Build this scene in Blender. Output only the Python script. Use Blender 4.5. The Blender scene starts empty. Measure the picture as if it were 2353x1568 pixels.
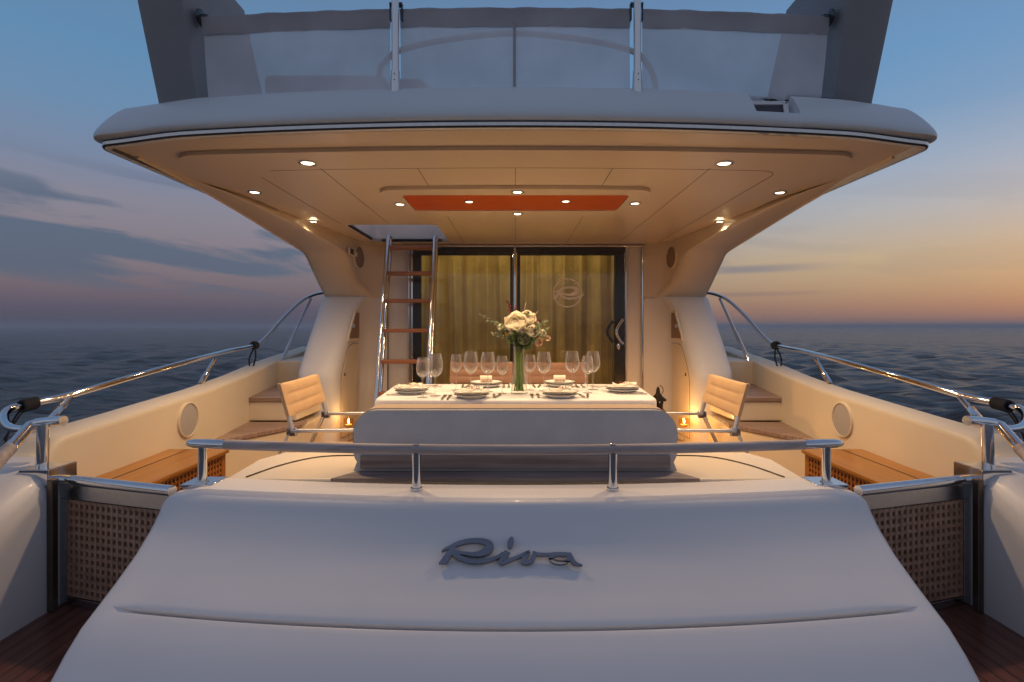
import bpy, bmesh, math, random
import numpy as np
from mathutils import Vector, Matrix
R = math.radians
random.seed(7)
scene = bpy.context.scene
col = scene.collection

# ------------------------------------------------------------------ camera, sky, exposure
F = 1220.0; CX = 1184.0; CY = 750.0; W0 = 2353.0; H0 = 1568.0; CAMZ = 1.22
cam_d = bpy.data.cameras.new("camera"); cam = bpy.data.objects.new("camera", cam_d); col.objects.link(cam)
cam.location = (0, 0, CAMZ); cam.rotation_euler = (R(90), 0, 0)
cam_d.sensor_width = 36.0; cam_d.lens = F / W0 * 36.0
cam_d.shift_x = -(CX - W0/2)/W0; cam_d.shift_y = (CY - H0/2)/W0
cam_d.clip_start = 0.05; cam_d.clip_end = 30000
scene.camera = cam
scene.view_settings.view_transform = 'Standard'; scene.view_settings.look = 'None'
scene.view_settings.exposure = 0.3; scene.view_settings.gamma = 1.0
scene.render.resolution_x = 1024; scene.render.resolution_y = 682
scene.cycles.transparent_max_bounces = 32
scene.cycles.max_bounces = 10; scene.cycles.diffuse_bounces = 5; scene.cycles.glossy_bounces = 5
scene.cycles.transmission_bounces = 8
scene.cycles.sample_clamp_indirect = 4.0
scene.cycles.use_denoising = True
scene.cycles.caustics_reflective = False; scene.cycles.caustics_refractive = False

def lin(c):
    o = []
    for v in c[:3]:
        v = v/255.0
        o.append(v/12.92 if v <= .04045 else ((v+.055)/1.055)**2.4)
    return (o[0], o[1], o[2], 1.0)

class NT:
    def __init__(s, tree): s.t = tree; s.n = tree.nodes; s.l = tree.links
    def node(s, typ, **kw):
        nd = s.n.new(typ)
        for k, v in kw.items():
            if k == 'inp':
                for i, val in v.items(): nd.inputs[i].default_value = val
            else: setattr(nd, k, v)
        return nd
    def link(s, a, b): s.l.new(a, b)
    def _in(s, nd, i, v):
        if isinstance(v, (int, float)): nd.inputs[i].default_value = v
        else: s.l.new(v, nd.inputs[i])
    def math(s, op, a, b=0.0, c=None, clamp=False):
        nd = s.n.new('ShaderNodeMath'); nd.operation = op; nd.use_clamp = clamp
        s._in(nd, 0, a); s._in(nd, 1, b)
        if c is not None: s._in(nd, 2, c)
        return nd.outputs[0]
    def ramp(s, fac, stops, interp='LINEAR'):
        nd = s.n.new('ShaderNodeValToRGB'); cr = nd.color_ramp; cr.interpolation = interp
        while len(cr.elements) < len(stops): cr.elements.new(0.5)
        for e, (p, c) in zip(cr.elements, stops): e.position = p; e.color = c
        s.l.new(fac, nd.inputs[0]); return nd.outputs[0]
    def mix(s, fac, a, b, mode='MIX'):
        nd = s.n.new('ShaderNodeMixRGB'); nd.blend_type = mode
        for i, v in ((0, fac), (1, a), (2, b)):
            if isinstance(v, (int, float)): nd.inputs[i].default_value = v
            elif isinstance(v, tuple): nd.inputs[i].default_value = v
            else: s.l.new(v, nd.inputs[i])
        return nd.outputs[0]
    def maprange(s, v, a, b, c=0.0, d=1.0, smooth=True):
        nd = s.n.new('ShaderNodeMapRange'); nd.interpolation_type = 'SMOOTHSTEP' if smooth else 'LINEAR'
        s.l.new(v, nd.inputs[0])
        for i, x in enumerate((a, b, c, d)): nd.inputs[i+1].default_value = x
        return nd.outputs[0]

# dusk sky: blue overhead, pink-grey with dark cloud streaks to port, orange afterglow to starboard
world = bpy.data.worlds.new("World"); scene.world = world; world.use_nodes = True
n = NT(world.node_tree); n.n.clear()
tc = n.node('ShaderNodeTexCoord'); sp = n.node('ShaderNodeSeparateXYZ'); n.link(tc.outputs['Generated'], sp.inputs[0])
X, Y, Z = sp.outputs[0], sp.outputs[1], sp.outputs[2]
hor = n.math('SQRT', n.math('ADD', n.math('MULTIPLY', X, X), n.math('MULTIPLY', Y, Y)))
hor = n.math('MAXIMUM', hor, 0.02)
el = n.math('DIVIDE', Z, hor)                       # tangent of the elevation
sx = n.math('DIVIDE', X, hor)                       # sine of the bearing from dead ahead
pos = n.math('MULTIPLY', n.math('MAXIMUM', el, 0.0), 1.25, clamp=True)
def st(rows): return [(e*1.25, lin(c)) for e, c in rows]
colL = n.ramp(pos, st([(0, (78, 79, 97)), (.03, (92, 87, 106)), (.07, (118, 104, 116)), (.12, (132, 119, 130)), (.19, (135, 130, 144)),
                       (.25, (120, 132, 158)), (.33, (106, 138, 172)), (.42, (96, 138, 176)), (.62, (98, 128, 164)), (.8, (110, 120, 148))]))
colR = n.ramp(pos, st([(0, (138, 112, 106)), (.03, (156, 122, 108)), (.07, (174, 145, 118)), (.11, (184, 160, 132)), (.18, (170, 168, 170)),
                       (.25, (146, 162, 184)), (.33, (112, 148, 184)), (.42, (98, 144, 186)), (.62, (100, 130, 168)), (.8, (110, 120, 148))]))
fr = n.maprange(sx, -0.35, 0.62)
base = n.mix(fr, colL, colR)
# streaky clouds
cv = n.node('ShaderNodeCombineXYZ')
n._in(cv, 0, n.math('MULTIPLY', sx, 3.6)); n._in(cv, 1, n.math('ADD', n.math('MULTIPLY', el, 17.0), n.math('MULTIPLY', sx, 2.4)))
n._in(cv, 2, n.math('MULTIPLY', Y, 0.9))
ns = n.node('ShaderNodeTexNoise', inp={'Scale': 1.0, 'Detail': 6.0, 'Roughness': 0.55, 'Distortion': 0.6}); n.link(cv.outputs[0], ns.inputs['Vector'])
def gauss(v, c, w):
    q = n.math('DIVIDE', n.math('SUBTRACT', v, c), w)
    return n.math('EXPONENT', n.math('MULTIPLY', n.math('MULTIPLY', q, q), -1.0))
bank = n.math('MULTIPLY', n.math('MULTIPLY', gauss(sx, -.74, .20), gauss(el, .125, .034)), .26)
ln_ = n.math('ADD', el, n.math('MULTIPLY', n.math('ADD', sx, .70), .16))
bank = n.math('ADD', bank, n.math('MULTIPLY', n.math('MULTIPLY', gauss(ln_, .198, .012), gauss(sx, -.58, .2)), .16))
bank = n.math('ADD', bank, n.math('MULTIPLY', n.math('MULTIPLY', gauss(ln_, .135, .012), gauss(sx, -.50, .2)), .16))
bank = n.math('ADD', bank, n.math('MULTIPLY', n.math('MULTIPLY', gauss(ln_, .098, .007), gauss(sx, -.50, .25)), .12))
cl = n.maprange(n.math('ADD', ns.outputs[0], bank), 0.52, 0.64)
band = n.math('MULTIPLY', n.maprange(el, 0.03, 0.09), n.maprange(el, 0.27, 0.17))
left = n.maprange(sx, 0.5, -0.1, 0.12, 1.0)
cm = n.math('MULTIPLY', n.math('MULTIPLY', cl, band), left)
base = n.mix(n.math('MULTIPLY', cm, 0.9), base, lin((80, 95, 120)))
# two thin dark streaks over the starboard horizon
def streak(e0, hw, a0, a1):
    d = n.math('ABSOLUTE', n.math('SUBTRACT', el, e0))
    w = n.math('MULTIPLY', n.maprange(d, hw, hw*.2), n.math('MULTIPLY', n.maprange(sx, a0-.06, a0+.02), n.maprange(sx, a1+.03, a1-.12)))
    return n.math('MULTIPLY', w, n.maprange(ns.outputs[0], .25, .5, .5, 1.0))
base = n.mix(n.math('MULTIPLY', streak(.098, .010, .36, .52), .75), base, lin((112, 112, 128)))
base = n.mix(n.math('MULTIPLY', streak(.055, .006, .36, .52), .75), base, lin((128, 108, 110)))
# the unseen half of the sky, astern: soft lilac twilight
back = n.maprange(Y, 0.15, -0.5)
colB = n.ramp(pos, st([(0, (140, 143, 156)), (.15, (155, 156, 167)), (.5, (140, 146, 165)), (.8, (113, 123, 150))]))
base = n.mix(back, base, colB)
sky = n.node('ShaderNodeTexSky', sky_type='NISHITA', sun_disc=False, sun_elevation=R(1.0), sun_rotation=R(62), altitude=0, air_density=1.0, dust_density=2.0, ozone_density=2.0)
bg1 = n.node('ShaderNodeBackground'); n.link(base, bg1.inputs[0]); bg1.inputs[1].default_value = 0.77
bg2 = n.node('ShaderNodeBackground'); n.link(sky.outputs[0], bg2.inputs[0]); bg2.inputs[1].default_value = 0.05
ad = n.node('ShaderNodeAddShader'); n.link(bg1.outputs[0], ad.inputs[0]); n.link(bg2.outputs[0], ad.inputs[1])
out = n.node('ShaderNodeOutputWorld'); n.link(ad.outputs[0], out.inputs[0])

# ------------------------------------------------------------------ materials
def newmat(name):
    m = bpy.data.materials.new(name); m.use_nodes = True
    t = NT(m.node_tree); b = t.n['Principled BSDF']; return m, t, b
def objco(t):
    return t.node('ShaderNodeTexCoord').outputs['Object']
def mat(name, c, rough=.5, metal=0, coat=0, var=.06, nscale=6, bump=0, bscale=60, spec=.5, sheen=0, detail=3, rv=.15):
    m, t, b = newmat(name)
    co = objco(t)
    ns = t.node('ShaderNodeTexNoise', inp={'Scale': nscale, 'Detail': detail}); t.link(co, ns.inputs['Vector'])
    c4 = (c[0], c[1], c[2], 1); d4 = tuple(x*(1-var*2) for x in c[:3]) + (1,)
    t.link(t.mix(t.maprange(ns.outputs[0], .3, .7), d4, c4), b.inputs['Base Color'])
    t.link(t.maprange(ns.outputs[0], .2, .8, rough*(1-rv), min(1, rough*(1+rv))), b.inputs['Roughness'])
    b.inputs['Metallic'].default_value = metal; b.inputs['Coat Weight'].default_value = coat; b.inputs['Coat Roughness'].default_value = .08
    b.inputs['Specular IOR Level'].default_value = spec; b.inputs['Sheen Weight'].default_value = sheen
    if bump:
        n2 = t.node('ShaderNodeTexNoise', inp={'Scale': bscale, 'Detail': 2}); t.link(co, n2.inputs['Vector'])
        bp = t.node('ShaderNodeBump', inp={'Strength': bump, 'Distance': .01}); t.link(n2.outputs[0], bp.inputs['Height']); t.link(bp.outputs[0], b.inputs['Normal'])
    return m
def wood(name, c1, c2, rough=.45, coat=0, axis='X', plank=0, caulk=(.015, .013, .012), bump=.15):
    m, t, b = newmat(name)
    mp = t.node('ShaderNodeMapping')
    mp.inputs['Scale'].default_value = {'X': (2, 40, 40), 'Y': (40, 2, 40), 'Z': (40, 40, 2)}[axis]
    co = objco(t); t.link(co, mp.inputs[0])
    ns = t.node('ShaderNodeTexNoise', inp={'Scale': 1.0, 'Detail': 4, 'Roughness': .6}); t.link(mp.outputs[0], ns.inputs['Vector'])
    n2 = t.node('ShaderNodeTexNoise', inp={'Scale': 2.5, 'Detail': 2}); t.link(co, n2.inputs['Vector'])
    f = t.math('ADD', t.math('MULTIPLY', ns.outputs[0], .7), t.math('MULTIPLY', n2.outputs[0], .3))
    cc = t.mix(t.maprange(f, .35, .65), (*c1, 1), (*c2, 1))
    if plank:
        s = t.node('ShaderNodeSeparateXYZ'); t.link(co, s.inputs[0])
        u = s.outputs[1] if axis == 'X' else s.outputs[0]
        q = t.math('DIVIDE', u, plank); fr_ = t.math('FRACT', q); idx = t.math('FLOOR', q)
        wn = t.node('ShaderNodeTexWhiteNoise', noise_dimensions='1D'); t.link(idx, wn.inputs['W'])
        cc = t.mix(t.math('MULTIPLY', wn.outputs[0], .35), cc, (c1[0]*.6, c1[1]*.6, c1[2]*.6, 1))
        cc = t.mix(t.math('LESS_THAN', fr_, .1), cc, (*caulk, 1))
    t.link(cc, b.inputs['Base Color'])
    b.inputs['Roughness'].default_value = rough; b.inputs['Coat Weight'].default_value = coat; b.inputs['Coat Roughness'].default_value = .15
    bp = t.node('ShaderNodeBump', inp={'Strength': bump, 'Distance': .003}); t.link(ns.outputs[0], bp.inputs['Height']); t.link(bp.outputs[0], b.inputs['Normal'])
    return m
def emit(name, c, s):
    m, t, b = newmat(name)
    b.inputs['Base Color'].default_value = (.8, .8, .8, 1); b.inputs['Emission Color'].default_value = (*c, 1); b.inputs['Emission Strength'].default_value = s
    return m
def thin_glass(name, tint=(1, 1, 1), edge=.35, base=.03, rough=.02):
    m, t, b = newmat(name); t.n.remove(b)
    tr = t.node('ShaderNodeBsdfTransparent'); tr.inputs[0].default_value = (*tint, 1)
    gl = t.node('ShaderNodeBsdfGlossy'); gl.inputs['Roughness'].default_value = rough
    lw = t.node('ShaderNodeLayerWeight', inp={'Blend': .35})
    f = t.math('ADD', t.math('MULTIPLY', t.math('POWER', lw.outputs['Facing'], 2.5), edge), base, clamp=True)
    mx = t.node('ShaderNodeMixShader'); t.link(f, mx.inputs[0]); t.link(tr.outputs[0], mx.inputs[1]); t.link(gl.outputs[0], mx.inputs[2])
    t.link(mx.outputs[0], t.n['Material Output'].inputs[0]); return m
def mesh_fabric(name, c, trans):
    m, t, b = newmat(name); t.n.remove(b)
    co = objco(t)
    ns = t.node('ShaderNodeTexNoise', inp={'Scale': 3.0, 'Detail': 4}); t.link(co, ns.inputs['Vector'])
    d4 = tuple(x*.82 for x in c)+(1,)
    cc = t.mix(t.maprange(ns.outputs[0], .3, .7), d4, (*c, 1))
    df = t.node('ShaderNodeBsdfDiffuse'); tl = t.node('ShaderNodeBsdfTranslucent'); tr = t.node('ShaderNodeBsdfTransparent')
    t.link(cc, df.inputs[0]); t.link(cc, tl.inputs[0])
    m1 = t.node('ShaderNodeMixShader', inp={0: .45}); t.link(df.outputs[0], m1.inputs[1]); t.link(tl.outputs[0], m1.inputs[2])
    m2 = t.node('ShaderNodeMixShader', inp={0: trans}); t.link(m1.outputs[0], m2.inputs[1]); t.link(tr.outputs[0], m2.inputs[2])
    t.link(m2.outputs[0], t.n['Material Output'].inputs[0]); return m

M = {}
M['gel'] = mat('white gelcoat', (.73, .72, .72), .44, coat=.04, rv=.04, var=.02, nscale=1.5)
M['cream'] = mat('cream gelcoat', (.74, .64, .49), .40, coat=.08, var=.03, nscale=2)
M['fascia'] = mat('sky-tinted white roof', (.68, .74, .78), .36, coat=.1, var=.02, nscale=1.5, rv=.03)  # blue cast of the sky put into the white roof edge's colour
M['wall'] = mat('lamplit gelcoat', (.70, .62, .49), .5, coat=0, var=.03, nscale=2)  # warm lamp light put into the colour of the white bulwark
M['ceil'] = mat('ceiling lacquer', (.72, .62, .49), .27, coat=.12, rv=.0, var=.025, nscale=1.2)
M['fly'] = mat('grey arch paint', (.26, .27, .29), .5, var=.04)
M['orange'] = mat('orange ceiling inlay', (.52, .085, .010), .42, coat=.0, var=.01)
M['chrome'] = mat('polished steel', (.72, .73, .75), .09, metal=1, var=.03, nscale=20)
M['steel'] = mat('brushed steel', (.52, .53, .55), .24, metal=1, var=.06, nscale=40)
M['black'] = mat('black frame', (.012, .013, .016), .25, coat=.3)
M['seam'] = mat('dark seam', (.05, .035, .025), .7)
M['rubber'] = mat('rubber strip', (.02, .02, .025), .6)
M['teak'] = wood('cockpit teak', (.34, .20, .11), (.48, .31, .18), .5, axis='Y', plank=.055)
M['teakred'] = wood('dark red teak', (.11, .035, .022), (.19, .07, .045), .32, axis='Y', plank=.06, caulk=(.006, .005, .005), coat=.25)  # darker, redder planks than the cockpit floor
M['teakstep'] = wood('step teak', (.25, .165, .13), (.38, .27, .215), .5, axis='X', plank=.05, caulk=(.17, .11, .09))
M['teakgrey'] = wood('weathered teak', (.30, .25, .24), (.46, .40, .38), .6, axis='X')
M['board'] = wood('weathered teak board', (.17, .125, .115), (.30, .24, .22), .6, axis='X')
M['honey'] = wood('honey teak', (.33, .13, .012), (.42, .175, .022), .35, axis='Y', coat=.2)
M['honeylat'] = wood('honey teak lattice', (.34, .12, .018), (.44, .16, .03), .45, axis='Y')
M['lattice'] = wood('brown lattice teak', (.25, .145, .095), (.42, .26, .18), .6, axis='X')
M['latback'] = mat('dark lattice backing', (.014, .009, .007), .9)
M['tread'] = wood('ladder teak', (.28, .10, .04), (.42, .17, .075), .4, axis='X', coat=.1)
M['leather'] = mat('tan leather', (.62, .40, .21), .55, var=.05, nscale=12, bump=.15, bscale=120, sheen=.1)
M['leather2'] = mat('rust leather', (.27, .135, .075), .55, var=.07, nscale=12, bump=.15, bscale=120)
M['alu'] = mat('satin aluminium', (.74, .74, .74), .38, metal=1, var=.01, nscale=3)
M['sofa'] = mat('grey upholstery', (.53, .53, .55), .75, var=.05, nscale=8, bump=.12, bscale=150, sheen=.2)
M['tanfab'] = mat('tan upholstery', (.55, .40, .26), .7, var=.05, nscale=8, bump=.12, bscale=150)
M['pipe'] = mat('dark piping', (.04, .045, .07), .6)
M['cloth'] = mat('white linen', (.80, .79, .78), .85, var=.03, nscale=9, bump=.1, bscale=200, sheen=.2)
M['napkin'] = mat('cream napkin', (.80, .74, .62), .85, var=.05, nscale=20, bump=.2, bscale=150)
M['china'] = mat('white china', (.82, .81, .79), .18, coat=.6, var=.01)
M['rim'] = mat('green plate rim', (.10, .13, .11), .3)
M['silver'] = mat('cutlery steel', (.55, .52, .48), .28, metal=1, var=.1, nscale=60)
def curtain_mat():
    m, t, b = newmat('olive gold curtain'); co = objco(t)
    ns = t.node('ShaderNodeTexNoise', inp={'Scale': 4.0, 'Detail': 4}); t.link(co, ns.inputs['Vector'])
    cc = t.mix(t.maprange(ns.outputs[0], .3, .7), (.34, .245, .07, 1), (.45, .335, .105, 1)); t.link(cc, b.inputs['Base Color'])
    b.inputs['Roughness'].default_value = .55; b.inputs['Sheen Weight'].default_value = .4
    tl = t.node('ShaderNodeBsdfTranslucent'); t.link(cc, tl.inputs[0])
    mx = t.node('ShaderNodeMixShader', inp={0: .33}); t.link(b.outputs[0], mx.inputs[1]); t.link(tl.outputs[0], mx.inputs[2])
    t.link(mx.outputs[0], t.n['Material Output'].inputs[0]); return m
M['curtain'] = curtain_mat()
M['grill'] = mat('speaker cloth', (.42, .40, .39), .8, var=.05, nscale=200)
M['grillb'] = mat('brown speaker cloth', (.30, .20, .14), .8, var=.05, nscale=200)
M['rope'] = mat('black rope', (.012, .012, .016), .8, bump=.6, bscale=160)
M['letter'] = mat('grey metal lettering', (.25, .27, .31), .26, metal=.8, var=.1, nscale=10)
M['pane'] = thin_glass('door pane', (.93, .95, .94), .5, .06)
def clear_glass(name, tint, glassy, edge):
    # thin clear glass: see-through face-on, refracted light mixed in as white at its outline
    m, t, b = newmat(name); t.n.remove(b)
    tr = t.node('ShaderNodeBsdfTransparent'); tr.inputs[0].default_value = (*tint, 1)
    g = t.node('ShaderNodeBsdfGlass', inp={'Roughness': .0, 'IOR': 1.45})
    gl = t.node('ShaderNodeBsdfGlossy'); gl.inputs['Roughness'].default_value = .04
    df = t.node('ShaderNodeBsdfTranslucent'); df.inputs[0].default_value = (.85, .85, .85, 1)
    lw = t.node('ShaderNodeLayerWeight', inp={'Blend': .3})
    m0 = t.node('ShaderNodeMixShader', inp={0: .45}); t.link(gl.outputs[0], m0.inputs[1]); t.link(df.outputs[0], m0.inputs[2])
    m1 = t.node('ShaderNodeMixShader', inp={0: glassy}); t.link(tr.outputs[0], m1.inputs[1]); t.link(g.outputs[0], m1.inputs[2])
    m2 = t.node('ShaderNodeMixShader'); t.link(t.math('ADD', t.math('MULTIPLY', t.math('POWER', lw.outputs['Facing'], 1.7), edge), .025, clamp=True), m2.inputs[0])
    t.link(m1.outputs[0], m2.inputs[1]); t.link(m0.outputs[0], m2.inputs[2])
    t.link(m2.outputs[0], t.n['Material Output'].inputs[0]); return m
M['wine'] = clear_glass('wine glass', (.97, .97, .98), .18, .95)
M['vase'] = clear_glass('vase glass', (.97, .985, .97), .0, .8)
M['frost'] = mat('frosted marking', (.85, .84, .80), .7)
M['lens'] = emit('lit lamp lens', (1.0, .80, .52), 5.0)
M['flame'] = emit('candle flame', (1.0, .62, .22), 40.0)
M['wax'] = mat('candle wax', (.80, .68, .48), .5)
M['lantern'] = mat('dark lantern metal', (.035, .022, .014), .4, metal=.7)
M['amber'] = thin_glass('amber lantern glass', (1.0, .86, .62), .3, .04)
M['fabric'] = mesh_fabric('sheer windscreen mesh', (.86, .86, .88), .17)
M['sleeve'] = mesh_fabric('folded windscreen hem', (.66, .63, .64), .11)
M['flyseat'] = mat('fly seat', (.55, .54, .53), .6)
M['stem'] = mat('green stem', (.24, .34, .05), .5, var=.2, nscale=30)
M['leafg'] = mat('bouquet leaf', (.16, .24, .08), .5, var=.25, nscale=40)
M['euc'] = mat('eucalyptus leaf', (.32, .38, .24), .55, var=.25, nscale=40)
M['rose'] = mat('cream rose petal', (.86, .81, .67), .55, var=.03, nscale=30)
M['rosegreen'] = mat('pale green rose petal', (.42, .46, .30), .55, var=.1, nscale=30)
M['blush'] = mat('blush petal', (.75, .52, .38), .55, var=.1, nscale=30)
M['redsp'] = mat('red astilbe', (.30, .065, .045), .7, var=.2, nscale=60)
M['twig'] = mat('pale twig', (.62, .50, .38), .6)
M['yellow'] = mat('yellow bud', (.62, .48, .08), .6)
def let_through(m, f):
    t = NT(m.node_tree); b = t.n['Principled BSDF']; src = b.inputs['Base Color'].links[0].from_socket
    tl = t.node('ShaderNodeBsdfTranslucent'); t.link(src, tl.inputs[0]); mx = t.node('ShaderNodeMixShader', inp={0: f})
    t.link(b.outputs[0], mx.inputs[1]); t.link(tl.outputs[0], mx.inputs[2]); t.link(mx.outputs[0], t.n['Material Output'].inputs[0])
for k_, f_ in (('rose', .5), ('rosegreen', .45), ('blush', .5), ('yellow', .4), ('euc', .35), ('leafg', .35), ('cloth', .12), ('napkin', .15)): let_through(M[k_], f_)
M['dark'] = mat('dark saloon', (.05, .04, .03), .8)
M['darksteel'] = mat('dark gate post steel', (.16, .13, .11), .32, metal=1, var=.1)
M['lamplens'] = mat('ribbed lens', (.14, .145, .17), .2, coat=.5)

# ------------------------------------------------------------------ helpers
def at(px, py, y): return Vector(((px-CX)*y/F, y, CAMZ + (CY-py)*y/F))
def at_x(px, py, x):
    y = x*F/(px-CX); return Vector((x, y, CAMZ+(CY-py)*y/F))
def at_z(px, py, z):
    y = (z-CAMZ)*F/(CY-py); return Vector(((px-CX)*y/F, y, z))
OFF = {}
def tag(o, label=None, cat=None, group=None, kind=None):
    if label: o['label'] = label
    if cat: o['category'] = cat
    if group: o['group'] = group
    if kind: o['kind'] = kind
    return o
def thing(name, label, cat, loc=(0, 0, 0), group=None):
    o = bpy.data.objects.new(name, None); col.objects.link(o); o.location = loc; o.empty_display_size = .1
    OFF[o.name] = Vector(loc); return tag(o, label, cat, group)
def catmull(pts, k=8, closed=False):
    P = [Vector(p) for p in pts]; out = []; m = len(P)
    for i in range(m if closed else m-1):
        p1, p2 = P[i], P[(i+1) % m]
        p0 = P[(i-1) % m] if (closed or i > 0) else p1*2-p2
        p3 = P[(i+2) % m] if (closed or i+2 < m) else p2*2-p1
        for j in range(k):
            t = j/k
            out.append(.5*((2*p1)+(p2-p0)*t+(2*p0-5*p1+4*p2-p3)*t*t+(3*p1-p0-3*p2+p3)*t**3))
    if not closed: out.append(P[-1])
    return out
class MB:
    def __init__(s): s.v = []; s.f = []; s.m = []; s.mi = 0
    def add(s, vs, fs):
        o = len(s.v); s.v += [tuple(v) for v in vs]
        for f in fs: s.f.append([i+o for i in f]); s.m.append(s.mi)
        return s
    def box(s, c, d, rot=None):
        x, y, z = d[0]/2, d[1]/2, d[2]/2; c = Vector(c)
        vs = [Vector((a, b, e)) for a in (-x, x) for b in (-y, y) for e in (-z, z)]
        if rot is not None: vs = [rot @ v for v in vs]
        return s.add([v+c for v in vs], [(0, 1, 3, 2), (4, 6, 7, 5), (0, 4, 5, 1), (2, 3, 7, 6), (0, 2, 6, 4), (1, 5, 7, 3)])
    def span(s, a, b):
        return s.box(((a[0]+b[0])/2, (a[1]+b[1])/2, (a[2]+b[2])/2), (abs(a[0]-b[0]), abs(a[1]-b[1]), abs(a[2]-b[2])))
    def bar(s, a, b, w, h, up=(0, 0, 1)):
        a, b = Vector(a), Vector(b); d = (b-a); L = d.length; d.normalize(); u = Vector(up)
        if abs(d.dot(u)) > .98: u = Vector((0, 1, 0))
        x = d.cross(u).normalized(); u = x.cross(d)
        rot = Matrix((x, d, u)).transposed()
        return s.box((a+b)/2, (w, L, h), rot)
    def grid(s, rows, cu=False, cv=False, cap=False):
        nr, nc = len(rows), len(rows[0]); vs = [p for r in rows for p in r]; fs = []
        for i in range(nr if cv else nr-1):
            for j in range(nc if cu else nc-1):
                a, b = i*nc+j, i*nc+(j+1) % nc; c, d = ((i+1) % nr)*nc+(j+1) % nc, ((i+1) % nr)*nc+j
                fs.append((a, b, c, d))
        if cap: fs.append(tuple(range(nc))[::-1]); fs.append(tuple((nr-1)*nc+j for j in range(nc)))
        return s.add(vs, fs)
    def tube(s, path, r, k=10, closed=False, cap=True):
        P = [Vector(p) for p in path]; m = len(P); rows = []
        rr = r if isinstance(r, (list, tuple)) else [r]*m
        t0 = (P[1]-P[0]).normalized(); u = t0.orthogonal().normalized()
        for i in range(m):
            if closed: t = (P[(i+1) % m]-P[i-1]).normalized()
            else: t = (P[min(i+1, m-1)]-P[max(i-1, 0)]).normalized()
            u = (u - t*u.dot(t)).normalized(); w = t.cross(u)
            rows.append([P[i]+(u*math.cos(a)+w*math.sin(a))*rr[i] for a in [2*math.pi*q/k for q in range(k)]])
        return s.grid(rows, cu=True, cv=closed, cap=cap and not closed)
    def lathe(s, prof, c=(0, 0, 0), k=24, cap=False):
        c = Vector(c)
        rows = [[c+Vector((r*math.cos(2*math.pi*q/k), r*math.sin(2*math.pi*q/k), z)) for q in range(k)] for r, z in prof]
        return s.grid(rows, cu=True, cap=cap)
    def prism(s, poly, z0, z1):
        m = len(poly)
        vs = [(p[0], p[1], z0) for p in poly]+[(p[0], p[1], z1) for p in poly]
        fs = [tuple(range(m))[::-1], tuple(range(m, 2*m))]+[(i, (i+1) % m, m+(i+1) % m, m+i) for i in range(m)]
        return s.add(vs, fs)
    def blob(s, c, r, k=10, q=6):
        c = Vector(c); rows = []
        for i in range(q+1):
            th = math.pi*i/q
            rows.append([c+Vector((r[0]*math.sin(th)*math.cos(2*math.pi*j/k), r[1]*math.sin(th)*math.sin(2*math.pi*j/k), r[2]*math.cos(th))) for j in range(k)])
        return s.grid(rows, cu=True)
    def build(s, name, mats, parent=None, smooth=35, bevel=0, seg=2, org=None, recalc=True):
        me = bpy.data.meshes.new(name)
        if parent is not None: off = OFF[parent.name]
        elif org is not None: off = Vector(org)
        else:
            A = np.array([tuple(v) for v in s.v]); off = Vector(((A[:, 0].min()+A[:, 0].max())/2, (A[:, 1].min()+A[:, 1].max())/2, A[:, 2].min()))
        me.from_pydata([tuple(Vector(v)-off) for v in s.v], [], s.f)
        ms = mats if isinstance(mats, (list, tuple)) else [mats]
        for m_ in ms: me.materials.append(m_)
        me.polygons.foreach_set('material_index', s.m)
        bm = bmesh.new(); bm.from_mesh(me)
        bmesh.ops.remove_doubles(bm, verts=bm.verts, dist=1e-5)
        if recalc: bmesh.ops.recalc_face_normals(bm, faces=bm.faces)
        bm.to_mesh(me); bm.free()
        if smooth:
            me.polygons.foreach_set('use_smooth', [True]*len(me.polygons)); me.set_sharp_from_angle(angle=R(smooth))
        me.update()
        o = bpy.data.objects.new(name, me); col.objects.link(o)
        if parent is not None: o.parent = parent
        else: o.location = off
        OFF[o.name] = off
        if bevel:
            b = o.modifiers.new('bevel', 'BEVEL'); b.width = bevel; b.segments = seg; b.limit_method = 'ANGLE'; b.angle_limit = R(40); b.harden_normals = True
        return o
def plate(loops, z0, z1, name, mats, parent=None, xf=None, smooth=30, bevel=0, mb=None):
    """filled 2-D outline with holes between z0 and z1; xf maps (u,v,w) to the world"""
    cu = bpy.data.curves.new('tmp', 'CURVE'); cu.dimensions = '2D'; cu.fill_mode = 'BOTH'
    for lp in loops:
        sp_ = cu.splines.new('POLY'); sp_.points.add(len(lp)-1)
        for p, q in zip(sp_.points, lp): p.co = (q[0], q[1], 0, 1)
        sp_.use_cyclic_u = True
    cu.extrude = abs(z1-z0)/2
    ob = bpy.data.objects.new('tmp', cu); col.objects.link(ob)
    dg = bpy.context.evaluated_depsgraph_get(); me = bpy.data.meshes.new_from_object(ob.evaluated_get(dg))
    mid = (z0+z1)/2
    vs = [Vector((v.co.x, v.co.y, v.co.z+mid)) for v in me.vertices]
    if xf: vs = [xf(v) for v in vs]
    fs = [tuple(p.vertices) for p in me.polygons]
    bpy.data.objects.remove(ob); bpy.data.curves.remove(cu); bpy.data.meshes.remove(me)
    if mb is not None: return mb.add(vs, fs)
    m = MB(); m.add(vs, fs)
    return m.build(name, mats, parent, smooth=smooth, bevel=bevel)
def children(o): return [c for c in bpy.data.objects if c.parent == o]
def copy_tree(o, parent=None, mats=None):
    c = o.copy(); col.objects.link(c); OFF[c.name] = OFF.get(o.name, Vector())
    if parent is not None: c.parent = parent
    for ch in children(o): copy_tree(ch, c)
    return c
def rrect(x0, y0, x1, y1, r, k=6, bow=0):
    out = []
    for cx, cy, a0 in ((x1-r, y1-r, 0), (x0+r, y1-r, 90), (x0+r, y0+r, 180), (x1-r, y0+r, 270)):
        for i in range(k+1):
            a = R(a0+90*i/k); out.append((cx+r*math.cos(a), cy+r*math.sin(a)))
    return out
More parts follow.
